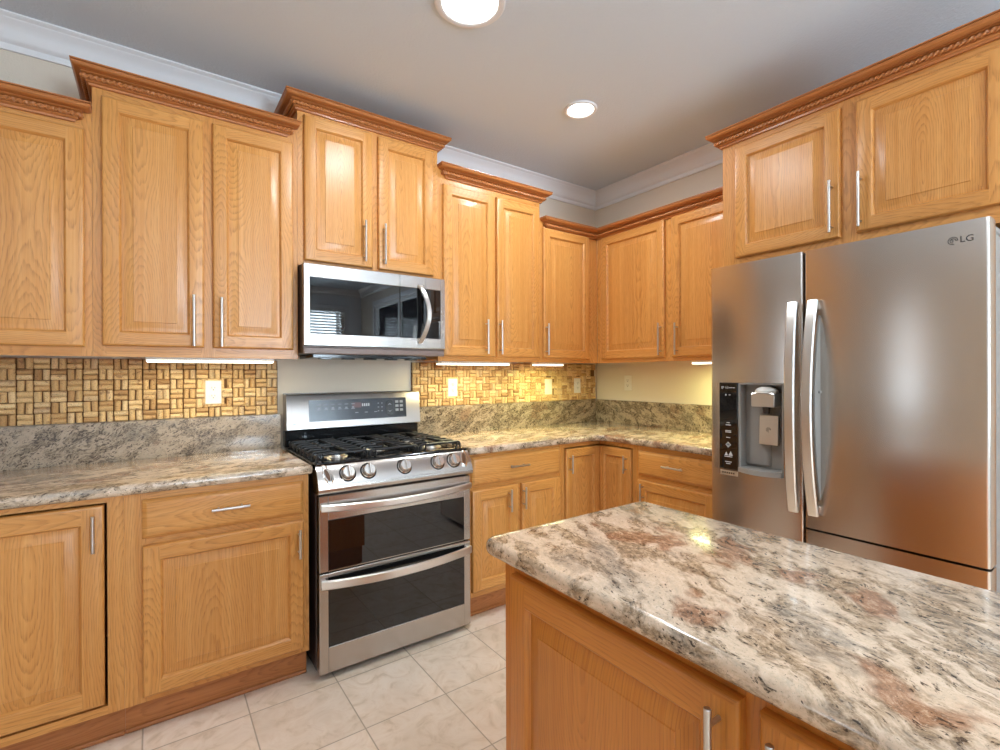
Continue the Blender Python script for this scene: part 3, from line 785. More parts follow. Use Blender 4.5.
def cork_panel(name, label, x0, x1, z0, z1, holes, ragged=False):
    m = MB(); m.cur = 1
    m.box(x0, x1-(.02 if ragged else 0), -.004, -.0012, z0, z1); m.cur = 0
    L, R = .0485, .0123; bx, bz = .0520, (z1-z0)/6; LZ = bz-.0022
    nx = int((x1-x0)/bx)+1; nz = 6; n = 9
    def cork(c, horiz, ln):
        m.t = random.random()
        d = Vector((1, 0, 0)) if horiz else Vector((0, 0, 1))
        tilt = random.uniform(-.05, .05)
        d = (d + (Vector((0, 0, 1)) if horiz else Vector((1, 0, 0)))*tilt).normalized()
        r = R*random.uniform(.92, 1.03); p = c - d*ln/2
        m.cyl(p, p+d*ln, r, n=n, prof=[(0, r*.86), (.0015, r), (ln-.0015, r), (ln, r*.86)])
    for i in range(nx):
        for k in range(nz):
            cx = x0+bx*(i+.5); cz = z0+bz*(k+.5); y = -.0125+random.uniform(-.0012, .0012)
            for sgn in (-1, 1):
                hz = (i+k) % 2 == 0
                px = cx+(0 if hz else sgn*bx/4); pz = cz+(sgn*bz/4 if hz else 0)
                ex, ez = (L/2, R*.96) if hz else (R, LZ/2)
                if px+ex > x1+.001 or pz+ez > z1+.012: 
                    continue
                if pz+ez > z1: pz = z1-ez if hz else pz
                ln = (L if hz else LZ)*random.uniform(.97, 1.02)
                if not hz and pz+ez > z1: ln -= 2*(pz+ez-z1)
                skip = False
                for h in holes:
                    if px+ex > h[0] and px-ex < h[1] and pz+ez > h[2] and pz-ez < h[3]:
                        if hz:      # trim the cork back to the edge of the wall plate
                            lo, hi = px-ex, px+ex
                            lo, hi = (lo, h[0]) if h[0]-lo > hi-h[1] else (h[1], hi)
                        else:
                            lo, hi = pz-ez, pz+ez
                            lo, hi = (lo, h[2]) if h[2]-lo > hi-h[3] else (h[3], hi)
                        if hi-lo < .008: skip = True; break
                        ln = hi-lo
                        if hz: px = (lo+hi)/2
                        else: pz = (lo+hi)/2
                if skip: continue
                if ragged and px > x1-.055 and (cz > z1-.09 and random.random() < .8): continue
                cork(Vector((px+random.uniform(-.0008, .0008), y, pz+random.uniform(-.0008, .0008))), hz, ln)
    m.t = .62
    for h in holes:
        if h[0] > x0 and h[1] < x1: m.box(h[0]-.012, h[1]+.012, -.0140, -.0042, h[2]-.012, h[3]+.010, c=.003)
    o = m.build(name, [M['cork'], M['cork_back']], None, sharp=40)
    tag(o, label, 'backsplash', 'wine cork backsplashes')
OUT = [(-2.700, 1.212), (-1.351, 1.210), (-.528, 1.200), (-.228, 1.204)]
holes = [(x-.036, x+.036, z-.059, z+.059) for x, z in OUT]
cork_panel('cork_backsplash', 'basketweave wine cork backsplash left of the range', -4.02, -2.405, 1.0915, 1.371, holes)
cork_panel('cork_backsplash', 'basketweave wine cork backsplash right of the range toward the corner', -1.638, -.004, 1.0915, 1.371, holes, True)

# ---------------------------------------------------------------- outlets and switches
def outlet(label, run, s, z, kind, d):
    th = thing('wall_outlet' if kind == 'outlet' else 'wall_switch', label, 'outlet' if kind == 'outlet' else 'switch', run, s, z, 'wall plates above the counters')
    m = MB(); m.box(s-.035, s+.035, -d-.006, -d, z-.0575, z+.0575, c=.003); part(m, 'cover_plate', M['white_plastic'], th)
    y = -d-.006
    if kind == 'outlet':
        for dz in (.0195, -.0195):
            m = MB(); m.prism([(s+.0165*math.cos(t)*1.0, z+dz+max(-.0125, min(.0125, .0165*math.sin(t)))) for t in [2*PI*k/24 for k in range(24)]], y, y-.0025, 'y')
            o = part(m, 'socket', M['white_plastic'], th)
            m = MB()
            m.box(s-.0075, s-.0050, y-.0030, y-.0022, z+dz-.001, z+dz+.008); m.box(s+.0050, s+.0075, y-.0030, y-.0022, z+dz, z+dz+.007)
            m.cyl((s, y-.0022, z+dz-.007), (s, y-.0030, z+dz-.007), .0028, n=10); part(m, 'slots', M['slot'], th, parent=o)
        m = MB(); m.cyl((s, y, z), (s, y-.0015, z), .003, n=10); part(m, 'screw', M['satin'], th)
    else:
        m = MB(); m.box(s-.0165, s+.0165, y-.004, y, z-.033, z+.033, c=.002); part(m, 'rocker', M['white_plastic'], th)
        for dz in (.047, -.047):
            m = MB(); m.cyl((s, y, z+dz), (s, y-.0012, z+dz), .003, n=10); part(m, 'screw', M['satin'], th)
    return th
outlet('white duplex outlet in the cork left of the range', 'A', OUT[0][0], OUT[0][1], 'outlet', .0145)
outlet('white duplex outlet in the cork just right of the range', 'A', OUT[1][0], OUT[1][1], 'outlet', .0145)
outlet('white rocker switch in the cork, middle of the three right of the range', 'A', OUT[2][0], OUT[2][1], 'switch', .0145)
outlet('white duplex outlet in the cork nearest the inner corner', 'A', OUT[3][0], OUT[3][1], 'outlet', .0145)
outlet('white duplex outlet on the painted wall left of the refrigerator', 'B', .334, 1.225, 'outlet', .0012)

# ---------------------------------------------------------------- under-cabinet lights and recessed lights
def strip_light(label, run, s0, s1, d, k=1.0, col=None):
    th = thing('under_cabinet_light', label, 'light', run, s0, 1.352, 'lit strips under the wall cabinets')
    m = MB(); m.box(s0, s1, -d-.075, -d, 1.3605, 1.3815, c=.003); part(m, 'housing', M['white_plastic'], th)
    m = MB(); m.box(s0+.004, s1-.004, -d-.073, -d-.004, 1.352, 1.3605, c=.003); part(m, 'diffuser', M['strip'], th, label='glowing warm diffuser')
    L = area_light('strip_lamp', ((s1-s0)/2, -d-.035, -.004), (0, 0, -1), s1-s0-.02, .066, STRIP_POWER*k*(s1-s0)/.5, col or STRIP_COL, th)
strip_light('long lit strip light under the tall cabinet left of the microwave', 'A', -2.967, -2.470, .205, 0.85)
strip_light('long lit strip light under the cabinet just right of the microwave', 'A', -1.575, -1.075, .205, 1.6, (1.0, 0.94, 0.50))
strip_light('short lit strip light under the single-door cabinet near the corner', 'A', -.842, -.610, .205, 3.6, (0.94, 1.0, 0.42))
strip_light('short lit strip light under the wall cabinet beside the refrigerator', 'B', 1.045, 1.40, .205, 3.0, (0.92, 1.0, 0.40))

def can_light(label, x, y, r, power=CAN_POWER):
    th = bpy.data.objects.new('recessed_light', None); COL.objects.link(th); th.location = (x, y, H)
    tag(th, label, 'light', 'round recessed ceiling lights')
    m = MB(); n = 40; R = r*1.28
    pr = [(R, -.0005), (R, -.004), (R*.97, -.008), (R*.86, -.010), (r*1.02, -.007), (r*1.0, -.0005)]
    m.ring_loft([[(math.cos(2*PI*i/n)*a, math.sin(2*PI*i/n)*a, z) for i in range(n)] for a, z in pr], False, False)
    m.build('trim_ring', M['white_trim'], th)
    m = MB(); m.cyl((0, 0, -.0005), (0, 0, -.006), r, n=n, prof=[(0, r), (.003, r), (.006, r*.93)]); m.build('lens', M['lens'], th)['label'] = 'glowing white lens'
    area_light('ceiling_lamp', (0, 0, -.012), (0, 0, -1), r*1.8, r*1.8, power, CAN_COL, th, 'DISK')
can_light('small lit recessed ceiling light nearest the inner corner', -1.03, -.87, .070)
can_light('large lit recessed ceiling light at the top edge of the photo', -1.930, -1.175, .108, CAN_POWER*1.3)
can_light('added unseen ceiling light above the aisle left of the island', -3.3, -4.0, .08)  # from here on unseen lamps, added for general room lighting
can_light('added unseen ceiling light above the near end of the island', -1.5, -3.1, .08)
can_light('added unseen ceiling light near the sliding glass door', -1.5, -5.0, .08)
can_light('added unseen ceiling light in the far corner behind the camera', -4.0, -5.0, .08)

# ---------------------------------------------------------------- range
def arc_strap(m, s0, s1, z, d, bow, w, th, n=20, sag=0.0, lift=.012):
    pts = [(s0+(s1-s0)*t, -d-lift-bow*math.sin(PI*t)**.75 if 0 < t < 1 else -d-lift, z-sag*math.sin(PI*t)) for t in [k/n for k in range(n+1)]]
    m.strap(pts, w, th, (0, 0, 1), c=min(.004, th*.4))
RS0, RS1 = -2.380, -1.6225
rg = thing('range', 'stainless steel double-oven gas range with five knobs', 'range', 'A', RS0, 0)
m = MB(); m.box(RS0+.004, RS1-.004, -.630, -.030, .035, .888, c=.004); m.box(RS0+.012, RS1-.012, -.60, -.05, .012, .035)
for sx in (RS0+.05, RS1-.05):
    for dy in (.10, .56): m.cyl((sx, -dy, .0005), (sx, -dy, .014), .018, n=14)
part(m, 'body', M['dark_body'], rg, label='dark enamelled side and base')
m = MB(); m.box(RS0, RS1, -.640, -.062, .889, .9155, c=.004); part(m, 'cooktop', M['black'], rg, label='glossy black cooktop')
m = MB(); cp_out = [(-.600, .790), (-.678, .790), (-.690, .7945), (-.6945, .803), (-.694, .815), (-.684, .840), (-.666, .873), (-.650, .895), (-.640, .905), (-.628, .912), (-.600, .9165)]
m.prism(cp_out, RS0, RS1, 'x'); cpan = part(m, 'control_panel', M['steel'], rg, sharp=50)
# chrome end caps on the sloping panel
for sgn, sc_ in ((1, RS0+.043), (-1, RS1-.037)):
    m = MB(); c0 = Vector((sc_, -.664, .868)); up = Vector((0, .56, .83)); nn = Vector((0, -.83, .56)); rt = Vector((1, 0, 0))
    rings = []
    for f, h in ((1.0, 0), (1.0, .004), (.82, .0075), (.70, .0075), (.62, .003)):
        rings.append([c0+rt*math.cos(2*PI*k/28)*.020*f*(1+.25*sgn*math.sin(2*PI*k/28)*0)+up*math.sin(2*PI*k/28)*.047*f - rt*sgn*.010*math.sin(2*PI*k/28)*f+nn*(h-.001) for k in range(28)])
    m.ring_loft(rings); m.cur = 1
    m.ring_loft([[c0+rt*(math.cos(2*PI*k/24)*.0085 - sgn*.010*math.sin(2*PI*k/24)*.62)+up*math.sin(2*PI*k/24)*.028+nn*h for k in range(24)] for h in (.0015, .0045)])  # inner oval coloured as a warm reflection in the chrome
    part(m, 'end_cap', [M['chrome'], M['brown_reflection']], rg, parent=cpan, label='oval chrome end cap')
kn = Vector((0, -.875, .485)).normalized()
for i, ks in enumerate((-2.251, -2.158, -1.985, -1.811, -1.722)):
    m = MB(); c0 = Vector((ks, -.6675, .8655))
    m.cyl(c0-kn*.004, c0+kn*.05, .03, n=32, prof=[(0, .0335), (.006, .0335), (.008, .031), (.010, .0285), (.024, .0265), (.030, .0255), (.032, .0235)])
    a = kn.cross(Vector((1, 0, 0))).normalized()       # raised grip bar across the cap
    w = Vector((1, 0, 0)); b = c0+kn*.027
    P = lambda u, v, t: b+a*u+w*v+kn*t
    m.ring_loft([[P(-.0255, -.0065, 0), P(.0255, -.0065, 0), P(.0255, .0065, 0), P(-.0255, .0065, 0)],
                 [P(-.024, -.0055, .011), P(.024, -.0055, .011), P(.024, .0055, .011), P(-.024, .0055, .011)],
                 [P(-.022, -.0035, .0135), P(.022, -.0035, .0135), P(.022, .0035, .0135), P(-.022, .0035, .0135)]])
    ko = part(m, 'knob', M['knob'], rg)
    m = MB(); m.cyl(c0-kn*.002, c0+kn*.004, .0375, n=32, prof=[(0, .0375), (.004, .0375), (.006, .0345)]); part(m, 'knob_ring', M['black'], rg, parent=ko, label='black ring behind the knob')
# oven doors
def oven_door(z0, z1, wz0, wz1, hz, hook, bow, hw):
    m = MB(); sa, sb = RS0+.006, RS1-.006; wa, wb = -2.335, -1.665
    DF = .677
    m.box(sa, wa, -DF, -.632, z0, z1, c=.003); m.box(wb, sb, -DF, -.632, z0, z1, c=.003)
    m.box(wa-.003, wb+.003, -DF, -.632, z0, wz0, c=.003) if wz0-z0 > .012 else m.box(wa, wb, -DF+.004, -.632, z0, wz0)
    m.box(wa-.003, wb+.003, -DF, -.632, wz1, z1, c=.003) if z1-wz1 > .012 else None
    m.box(wa, wb, -.660, -.632, wz0, wz1)
    o = part(m, 'oven_door', M['steel'], rg)
    g = MB(); g.box(wa-.001, wb+.001, -DF+.0015, -.660, wz0, wz1, c=.001); part(g, 'window', M['black_glass'], rg, parent=o, label='dark glass oven window')
    h = MB(); arc_strap(h, sa+.006, sb-.006, hz, DF, bow, hw, .016, 24, hook)
    for e in (sa+.018, sb-.018): h.box(e-.012, e+.012, -DF-.018, -DF+.002, hz-hw*.4, hz+hw*.4, c=.004)
    part(h, 'handle', M['satin'], rg, parent=o, label='bowed silver bar handle')
    return o
oven_door(.458, .782, .462, .676, .735, .012, .030, .030)
oven_door(.028, .452, .138, .432, .412, .006, .046, .038)
# backguard
m = MB(); m.prism([(-.010, 1.000), (-.094, 1.006), (-.098, 1.010), (-.082, 1.186), (-.074, 1.194), (-.010, 1.194)], RS0+.001, RS1-.001, 'x')
bg = part(m, 'backguard', M['steel_soft'], rg, sharp=40)
m = MB(); m.box(RS0, RS1, -.062, -.006, .9160, 1.0, c=.002); m.box(RS0+.001, RS1-.001, -.009, -.005, 1.0005, 1.1965); part(m, 'vent_riser', M['black'], rg, label='glossy black strip below the control panel')
# display follows the sloping face
sl = Vector((0, .016, .176)).normalized()
def on_slope(s, z, o=0.0):
    t = (z-1.010)/(1.186-1.010); return Vector((s, -(.098-.016*t)-o, z))
def slope_quad(mm, s0, s1, z0, z1, o): mm.face([on_slope(s0, z0, o), on_slope(s1, z0, o), on_slope(s1, z1, o), on_slope(s0, z1, o)])
m = MB(); vs = [on_slope(a, b, o) for o in (-.001, .0015) for a, b in ((-2.268, 1.046), (-1.712, 1.046), (-1.712, 1.160), (-2.268, 1.160))]
m.idx(vs, [(0, 1, 2, 3), (4, 5, 6, 7), (0, 1, 5, 4), (1, 2, 6, 5), (2, 3, 7, 6), (3, 0, 4, 7)])
dsp = part(m, 'display_panel', M['panel_grey'], rg, parent=bg, label='slate grey glass touch panel')
m = MB()
for r_, zz in enumerate((1.132, 1.106)):
    for k in range(6):
        x = -2.226+k*.037
        slope_quad(m, x, x+.020, zz, zz+.004, .0019)
        if r_: slope_quad(m, x+.003, x+.016, zz+.006, zz+.013, .0019)
part(m, 'key_marks', M['range_print'], rg, parent=bg, label='faint grey key symbols'); m = MB()
for k in range(3): slope_quad(m, -2.02+k*.055, -2.02+k*.055+.018, 1.082, 1.086, .0019)
part(m, 'key_marks', M['range_print'], rg, parent=bg, label='faint grey key symbols'); m = MB()
for k in range(2):
    for j in range(3): slope_quad(m, -1.888+k*.022, -1.888+k*.022+.008, 1.085+j*.022, 1.090+j*.022, .0019)
part(m, 'key_marks', M['range_print'], rg, parent=bg, label='faint grey key symbols'); m = MB()
for k in range(2):
    for j in range(3): slope_quad(m, -1.780+k*.028, -1.780+k*.028+.020, 1.082+j*.024, 1.096+j*.024, .0019)
part(m, 'key_marks', M['range_print'], rg, parent=bg, label='faint grey key symbols'); m = MB()
slope_quad(m, -2.035, -1.985, 1.112, 1.140, .0017)
part(m, 'display_lamp', M['mark_red'], rg, parent=bg, label='dull red display field'); m = MB()
for x in (-1.980, -1.968, -1.956, -1.944): slope_quad(m, x, x+.007, 1.118, 1.134, .0021)
part(m, 'clock_marks', M['mark'], rg, parent=bg)
m = MB()
m.ring_loft([[on_slope(-1.815+max(-.024, min(.024, math.cos(2*PI*k/28)*.030)), 1.104+math.sin(2*PI*k/28)*.046, o) for k in range(28)] for o in (.0012, .0022)])
ap = part(m, 'arrow_pad', M['black'], rg, parent=bg, label='rounded black arrow key pad')
m = MB()
for zz, sg in ((1.122, 1), (1.086, -1)):
    m.face([on_slope(-1.829, zz-sg*.004, .0026), on_slope(-1.815, zz+sg*.006, .0026), on_slope(-1.801, zz-sg*.004, .0026), on_slope(-1.815, zz+sg*.002, .0026)])
part(m, 'arrow_marks', M['range_print'], rg, parent=bg)
m = MB(); badge_round(m, -2.343, .0985, 1.034, .010)
on_front(m, text_mb('LG', .020), -2.310, .0985, 1.034)
part(m, 'badge', M['grey_plastic'], rg, parent=bg)
# burners and grates
BUR = [(-2.245, .485, .040), (-2.245, .215, .034), (-2.001, .350, .048), (-1.757, .485, .044), (-1.757, .215, .030)]
for bx_, bd, br in BUR:
    m = MB(); m.cyl((bx_, -bd, .9157), (bx_, -bd, .94), br, n=28, prof=[(0, br*1.35), (.004, br*1.3), (.006, br*1.05), (.011, br)]); o = part(m, 'burner', M['satin'], rg, label='silver burner base')
    m = MB(); m.cyl((bx_, -bd, .927), (bx_, -bd, .94), br, n=28, prof=[(0, br*.92), (.006, br*.92), (.009, br*.80)]); part(m, 'burner_cap', M['iron'], rg, parent=o, label='black burner cap')
def grate(s0, s1):
    m = MB(); zt = .948; b = .0058; d0, d1 = .090, .606
    w = s1-s0
    n = 8
    for k in range(n):
        d = d0+.012+(d1-d0-.024)*k/(n-1)
        pts = [(s0+.006, -d, .9185), (s0+.006, -d, zt-.012), (s0+.010, -d, zt-.004), (s0+.020, -d, zt)]
        full = k in (0, n-1)
        if full or k in (3, 4) or w < .22:
            pts += [(s1-.020, -d, zt), (s1-.010, -d, zt-.004), (s1-.006, -d, zt-.012), (s1-.006, -d, .9185)]
            m.tube(pts, b, 8, 1.0, (0, 1, 0))
        else:
            m.tube(pts+[(s0+w*.36, -d, zt)], b, 8, 1.0, (0, 1, 0))
            m.tube([(s1-w*.36, -d, zt), (s1-.020, -d, zt), (s1-.010, -d, zt-.004), (s1-.006, -d, zt-.012), (s1-.006, -d, .9185)], b, 8, 1.0, (0, 1, 0))
    for s in (s0+.012, s1-.012): m.box(s-.005, s+.005, -d1+.012, -d0-.012, .928, .938, c=.002)
    for s in (s0+w*.36, s1-w*.36): m.box(s-.004, s+.004, -d1+.012, -d0-.012, .940, .952, c=.002)
    # front loop
    m.tube([(s0+.03, -d1+.012, .920), (s0+.03, -d1, .930), (s0+.03, -d1+.002, zt), (s1-.03, -d1+.002, zt), (s1-.03, -d1, .930), (s1-.03, -d1+.012, .920)], b, 8, 1.0, (0, 1, 0))
    part(m, 'grate', M['iron'], rg, label='black cast iron grate')
grate(RS0+.012, -2.1300); grate(-2.1280, -1.8745); grate(-1.8725, RS1-.012)

# ---------------------------------------------------------------- microwave
MS0, MS1 = -2.366, -1.6155
mw = thing('microwave', 'stainless steel microwave mounted under the highest cabinet over the range', 'microwave', 'A', MS0, 1.393)
m = MB(); m.box(MS0+.002, MS1-.002, -.372, -.006, 1.398, 1.8255, c=.003); part(m, 'body', M['dark_body'], mw, label='dark brown side casing')
m = MB(); m.box(MS0+.001, MS1-.001, -.392, -.373, 1.395, 1.428, c=.004); m.box(MS0+.001, MS1-.001, -.385, -.373, 1.428, 1.434)
vg = part(m, 'vent_grille', M['steel_dark'], mw, label='dull steel strip along the bottom')
m = MB()
m.box(MS0+.05, MS1-.10, -.365, -.10, 1.378, 1.3975, c=.002)
for k in range(5): m.box(MS0+.09+k*.115, MS0+.14+k*.115, -.355, -.30, 1.372, 1.378, c=.001)
part(m, 'underside_filter', M['black'], mw)
m = MB(); wa, wb, wz0, wz1 = -2.336, -1.645, 1.4925, 1.757; d0, d1 = .3735, .400
m.box(MS0, wa, -d1, -d0, 1.4345, 1.8225, c=.003); m.box(wb, MS1, -d1, -d0, 1.4345, 1.8225, c=.003)
m.box(wa-.003, wb+.003, -d1, -d0, 1.4345, wz0, c=.003); m.box(wa-.003, wb+.003, -d1, -d0, wz1, 1.8225, c=.003); m.box(wa, wb, -.392, -d0, wz0, wz1)
md = part(m, 'door', M['steel'], mw)
m = MB(); m.box(wa-.001, -1.8855, -d1+.0015, -.392, wz0-.001, wz1+.001, c=.001); part(m, 'window', M['black_glass'], mw, parent=md, label='dark glass viewing window')
m = MB(); m.box(-1.8825, wb+.001, -d1+.0012, -.392, wz0-.001, wz1+.001, c=.001); part(m, 'control_glass', M['black_glass'], mw, parent=md, label='black glass control strip')
m = MB(); m.box(-1.7345, -1.7330, -d1-.0004, -d1+.003, 1.4345, wz0); m.box(-1.7345, -1.7330, -d1-.0004, -d1+.003, wz1, 1.8225); m.box(-1.8850, -1.8830, -d1-.0004, -d1+.002, wz1, 1.8225)
part(m, 'seam', M['mark_dark'], mw, parent=md)
m = MB()
hp = [(-1.772+.030*math.sin(PI*t), -d1-.006-.050*math.sin(PI*t)**.8 if 0 < t < 1 else -d1-.006, 1.466+.306*t) for t in [k/20 for k in range(21)]]
m.strap(hp, .026, .011, (1, 0, 0), .003)
for z in (1.470, 1.768): m.box(-1.783, -1.761, -d1-.010, -d1+.001, z-.008, z+.008, c=.003)
part(m, 'handle', M['satin'], mw, parent=md, label='bowed vertical silver handle')
m = MB(); badge_round(m, -2.318, d1+.0006, 1.464, .011); on_front(m, text_mb('LG', .016), -2.293, d1+.0006, 1.463); part(m, 'badge', M['grey_plastic'], mw, parent=md)

# ---------------------------------------------------------------- refrigerator (run B: s = -y, d = -x)
FS0, FS1, FM = 1.520, 2.438, 1.9125
fr = thing('refrigerator', 'stainless steel side-by-side refrigerator with an ice and water dispenser', 'refrigerator', 'B', FS0, 0)
m = MB(); m.box(FS0+.004, FS1-.004, -.765, -.035, .030, 1.742, c=.006); m.box(FS0+.03, FS1-.03, -.74, -.06, .0005, .030); part(m, 'case', M['grey_plastic'], fr)
for s in (FS0+.05, FS1-.05):
    m = MB(); m.box(s-.045, s+.045, -.835, -.66, 1.7425, 1.768, c=.006); part(m, 'hinge_cover', M['grey_plastic'], fr)
DF, DBK = .851, .775
ZD0, ZD1 = .690, 1.774
def fdoor_shell(m, s0, s1, z0, z1, hole=None):
    """door with softly rounded vertical edges; hole = (s0,s1,z0,z1)"""
    r = .010
    def outl(a, b): return [(a, -DBK), (a, -DF+r), (a+r*.3, -DF+r*.3), (a+r, -DF), (b-r, -DF), (b-r*.3, -DF+r*.3), (b, -DF+r), (b, -DBK)]
    if not hole: m.prism(outl(s0, s1), z0, z1); return
    a, b, c, d = hole
    m.prism(outl(s0, s1), z0, c); m.prism(outl(s0, s1), d, z1)
    m.prism([(s0, -DBK), (s0, -DF+r), (s0+r*.3, -DF+r*.3), (s0+r, -DF), (a, -DF), (a, -DBK)], c, d)
    m.prism([(b, -DBK), (b, -DF), (s1-r, -DF), (s1-r*.3, -DF+r*.3), (s1, -DF+r), (s1, -DBK)], c, d)
# left door with the dispenser bay
HOLE = (1.562, 1.838, .868, 1.254)
m = MB(); fdoor_shell(m, FS0, FM-.003, .045, ZD1, HOLE); fd = part(m, 'door', M['steel_side'], fr, sharp=50)
m = MB(); m.box(1.564, 1.836, -.784, -.776, .870, 1.252)                       # bay back and sides
m.box(1.6475, 1.656, -.850, -.784, .870, 1.252, c=.002); m.box(1.8305, 1.8365, -.850, -.784, .870, 1.252)
m.box(1.656, 1.8305, -.850, -.784, 1.246, 1.2525)
m.prism([(1.70+.060*math.cos(t), -.784-.020*math.sin(t)) for t in [PI*k/10 for k in range(11)]] , .90, 1.246)
part(m, 'dispenser_bay', M['grey_plastic'], fr, parent=fd, label='grey recessed dispenser bay')
m = MB(); m.box(1.5635, 1.6465, -.8545, -.79, .8695, 1.2525, c=.0015); part(m, 'dispenser_panel', M['black_glass'], fr, parent=fd, label='glossy black dispenser touch panel')
y = .8552
m = MB(); badge_round(m, 1.580, y, 1.232, .0065); on_front(m, text_mb('LG', .012), 1.600, y, 1.232)
for k in range(3): m.box(1.611+k*.009, 1.617+k*.009, -y-.0002, -y, 1.230, 1.233)
part(m, 'panel_badge', M['mark'], fr, parent=fd, label='small pale emblem and letters')
def icon(fn):
    m = MB(); fn(m); part(m, 'icon', M['mark'], fr, parent=fd, label='small white panel icon')
def dash(z, w, h): icon(lambda m: m.box(1.605-w/2, 1.605+w/2, -y-.0002, -y, z-h/2, z+h/2))
icon(lambda m: m.box(1.592, 1.597, -y-.0002, -y, 1.196, 1.203)); icon(lambda m: m.box(1.608, 1.616, -y-.0002, -y, 1.198, 1.201))
for z, w_ in ((1.076, .016), (1.066, .024), (1.040, .026), (1.034, .026), (1.010, .018)): dash(z, w_, .0032)
icon(lambda m: m.ring_loft([[(1.605+r_*math.cos(PI/2*q), -y-t_, .978+r_*math.sin(PI/2*q)) for q in range(4)] for r_, t_ in ((.013, 0), (.013, .0002), (.008, .0002), (.008, 0))]))
icon(lambda m: m.prism([(1.588, .930), (1.596, .946), (1.604, .930)], -y-.0002, -y, 'y')); icon(lambda m: m.prism([(1.606, .930), (1.616, .950), (1.626, .930)], -y-.0002, -y, 'y'))
dash(.925, .036, .003); dash(.902, .030, .003); dash(.894, .020, .003)
m = MB(); m.box(1.566, 1.646, -.8535, -.8505, .842, .862, c=.001); pl = part(m, 'name_plate', M['satin'], fr, parent=fd)
m = MB()
for k in range(6): m.box(1.576+k*.010, 1.582+k*.010, -.8540, -.8535, .849, .856)
part(m, 'plate_marks', M['mark_dark'], fr, parent=fd)
m = MB(); m.box(1.712, 1.808, -.868, -.80, 1.154, 1.212, c=.004); part(m, 'nozzle_housing', M['satin'], fr, parent=fd, label='square silver dispenser nozzle')
m = MB(); m.cyl((1.760, -.830, 1.212), (1.760, -.830, 1.24), .05, n=24, prof=[(0, .046), (.010, .044), (.020, .034), (.026, .018)]); part(m, 'nozzle_cap', M['white_plastic'], fr, parent=fd)
m = MB(); m.cyl((1.760, -.832, 1.155), (1.760, -.832, 1.125), .016, .012, n=16); part(m, 'spout', M['mark_dark'], fr, parent=fd)
m = MB(); m.prism([(-.812, 1.115), (-.806, 1.118), (-.800, .995), (-.818, .992)], 1.722, 1.798, 'x'); part(m, 'paddle', M['satin'], fr, parent=fd, label='flat dispenser paddle')
m = MB(); badge_round(m, 1.760, .8155, 1.055, .010); part(m, 'paddle_mark', M['mark_dark'], fr, parent=fd)
m = MB(); tr_o = [(1.650, -.784)] + [(1.650+.182*t, -.856-.030*math.sin(PI*t)) for t in [k/12 for k in range(13)]] + [(1.832, -.784)]
m.prism(tr_o, .866, .884); m.prism([(a*.94+1.741*.06, b*.985-.012) for a, b in tr_o], .884, .887); part(m, 'drip_tray', M['grey_plastic'], fr, parent=fd, label='curved grey drip tray')
def fridge_handle(door, s, mid, web):
    """tall flat blade bowed out from the door"""
    m = MB(); pts = []
    for k in range(25):
        t = k/24; b = math.sin(PI*t)
        pts.append((s+(mid-s)*b, -DF-.012-.058*b**.8 if 0 < t < 1 else -DF-.012, .745+.83*t))
    m.strap(pts, .037, .014, (1, 0, 0), .004)
    for z in (.765, 1.555): m.box(s-.013, s+.013, -DF-.014, -DF+.002, z-.016, z+.016, c=.004)
    o = part(m, 'handle', M['satin'], fr, parent=door, label='tall bowed silver handle')
    if web:
        m = MB(); wo = [(-DF+.001, .80)] + [(-DF-.050*math.sin(PI*t)**.8, .80+.72*t) for t in [k/16 for k in range(1, 16)]] + [(-DF+.001, 1.52)]
        m.prism(wo, s+.014, s+.021, 'x'); m.box(s+.0, s+.026, -DF-.020, -DF+.001, 1.218, 1.226)
        part(m, 'handle_grip', M['grey_plastic'], fr, parent=door, label='grey inner grip behind the handle')
fridge_handle(fd, 1.878, 1.890, False)
m = MB(); fdoor_shell(m, FM+.003, FS1, ZD0, ZD1); fd2 = part(m, 'door', M['steel_side'], fr, sharp=50)
fridge_handle(fd2, 1.951, 1.951, True)
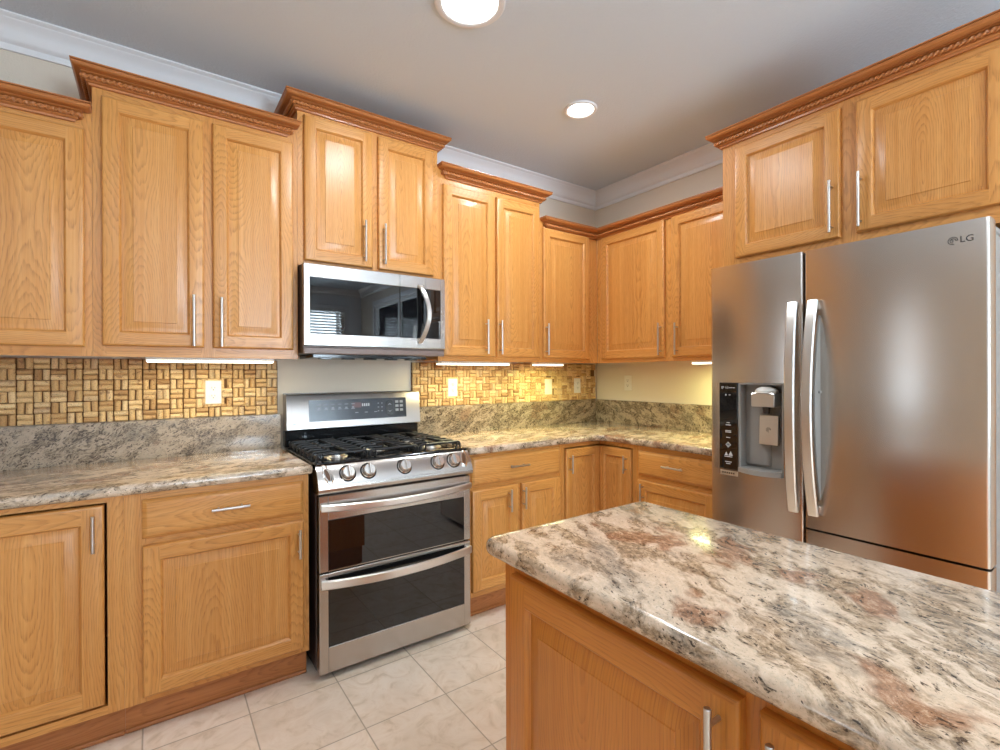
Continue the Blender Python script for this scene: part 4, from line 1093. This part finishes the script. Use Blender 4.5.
m = MB(); badge_round(m, 2.353, .8516, 1.716, .0125); on_front(m, text_mb('LG', .028), 2.386, .8516, 1.716); part(m, 'badge', M['mark_dark'], fr, parent=fd2, label='dark round emblem and two letters')
m = MB(); fdoor_shell(m, FM+.003, FS1, .045, .682); part(m, 'lower_door_panel', M['steel_side'], fr, sharp=50)
m = MB(); m.box(FS0+.006, FS1-.006, -.774, -.766, .050, 1.770); part(m, 'door_gasket', M['mark_dark'], fr)

# ---------------------------------------------------------------- island (run I: faces the camera aisle; d from x = -1.755)
ID = .507                           # face frame plane x = -2.262
isl = thing('kitchen_island', 'oak kitchen island cabinet with raised-panel doors in the foreground', 'island', 'I', 1.853, 0)
m = MB(); carcass(m, 1.853, 3.40, .001, ID-.020, ZB, .8745); part(m, 'carcass', M['oak_island'], isl)
idoors = [(1.894, 2.426, .142, .842, (2.398, .705, .830)), (2.452, 2.90, .142, .842, (2.482, .705, .830)), (2.93, 3.36, .142, .842, (3.33, .705, .830))]
m = MB(); face_frame(m, 1.853, 3.40, ZB, .8745, ID, [[grow(*q[:4])] for q in idoors]); part(m, 'face_frame', M['oak_island'], isl)
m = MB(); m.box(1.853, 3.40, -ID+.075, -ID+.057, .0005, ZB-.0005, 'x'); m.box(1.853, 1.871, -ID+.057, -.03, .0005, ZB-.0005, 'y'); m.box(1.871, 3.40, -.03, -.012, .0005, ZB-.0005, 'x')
part(m, 'toe_kick', M['oak_toe'], isl)
for q in idoors:
    m = MB(); panel_door(m, q[0], q[1], q[2], q[3], ID+.0008, st=.056); o = part(m, 'door', M['oak_island'], isl)
    handle_for(isl, o, q[4][0], q[4][1], q[4][2], ID+.0195)
IX0, IX1, IY0, IY1 = -2.313, -1.733, -3.45, -1.826
m = MB(); r = .030
slab(m, arc(IX0+r, IY0+r, r, 180, 270, 4)+arc(IX1-r, IY0+r, r, 270, 360, 4)+arc(IX1-r, IY1-r, r, 0, 90, 4)+arc(IX0+r, IY1-r, r, 90, 180, 4), CT0, CT1, bull(CT0, CT1, .016))
tag(m.build('island_countertop', M['granite_island'], None, tri=True), 'pale cream and grey granite slab on top of the island', 'countertop', 'granite countertops')
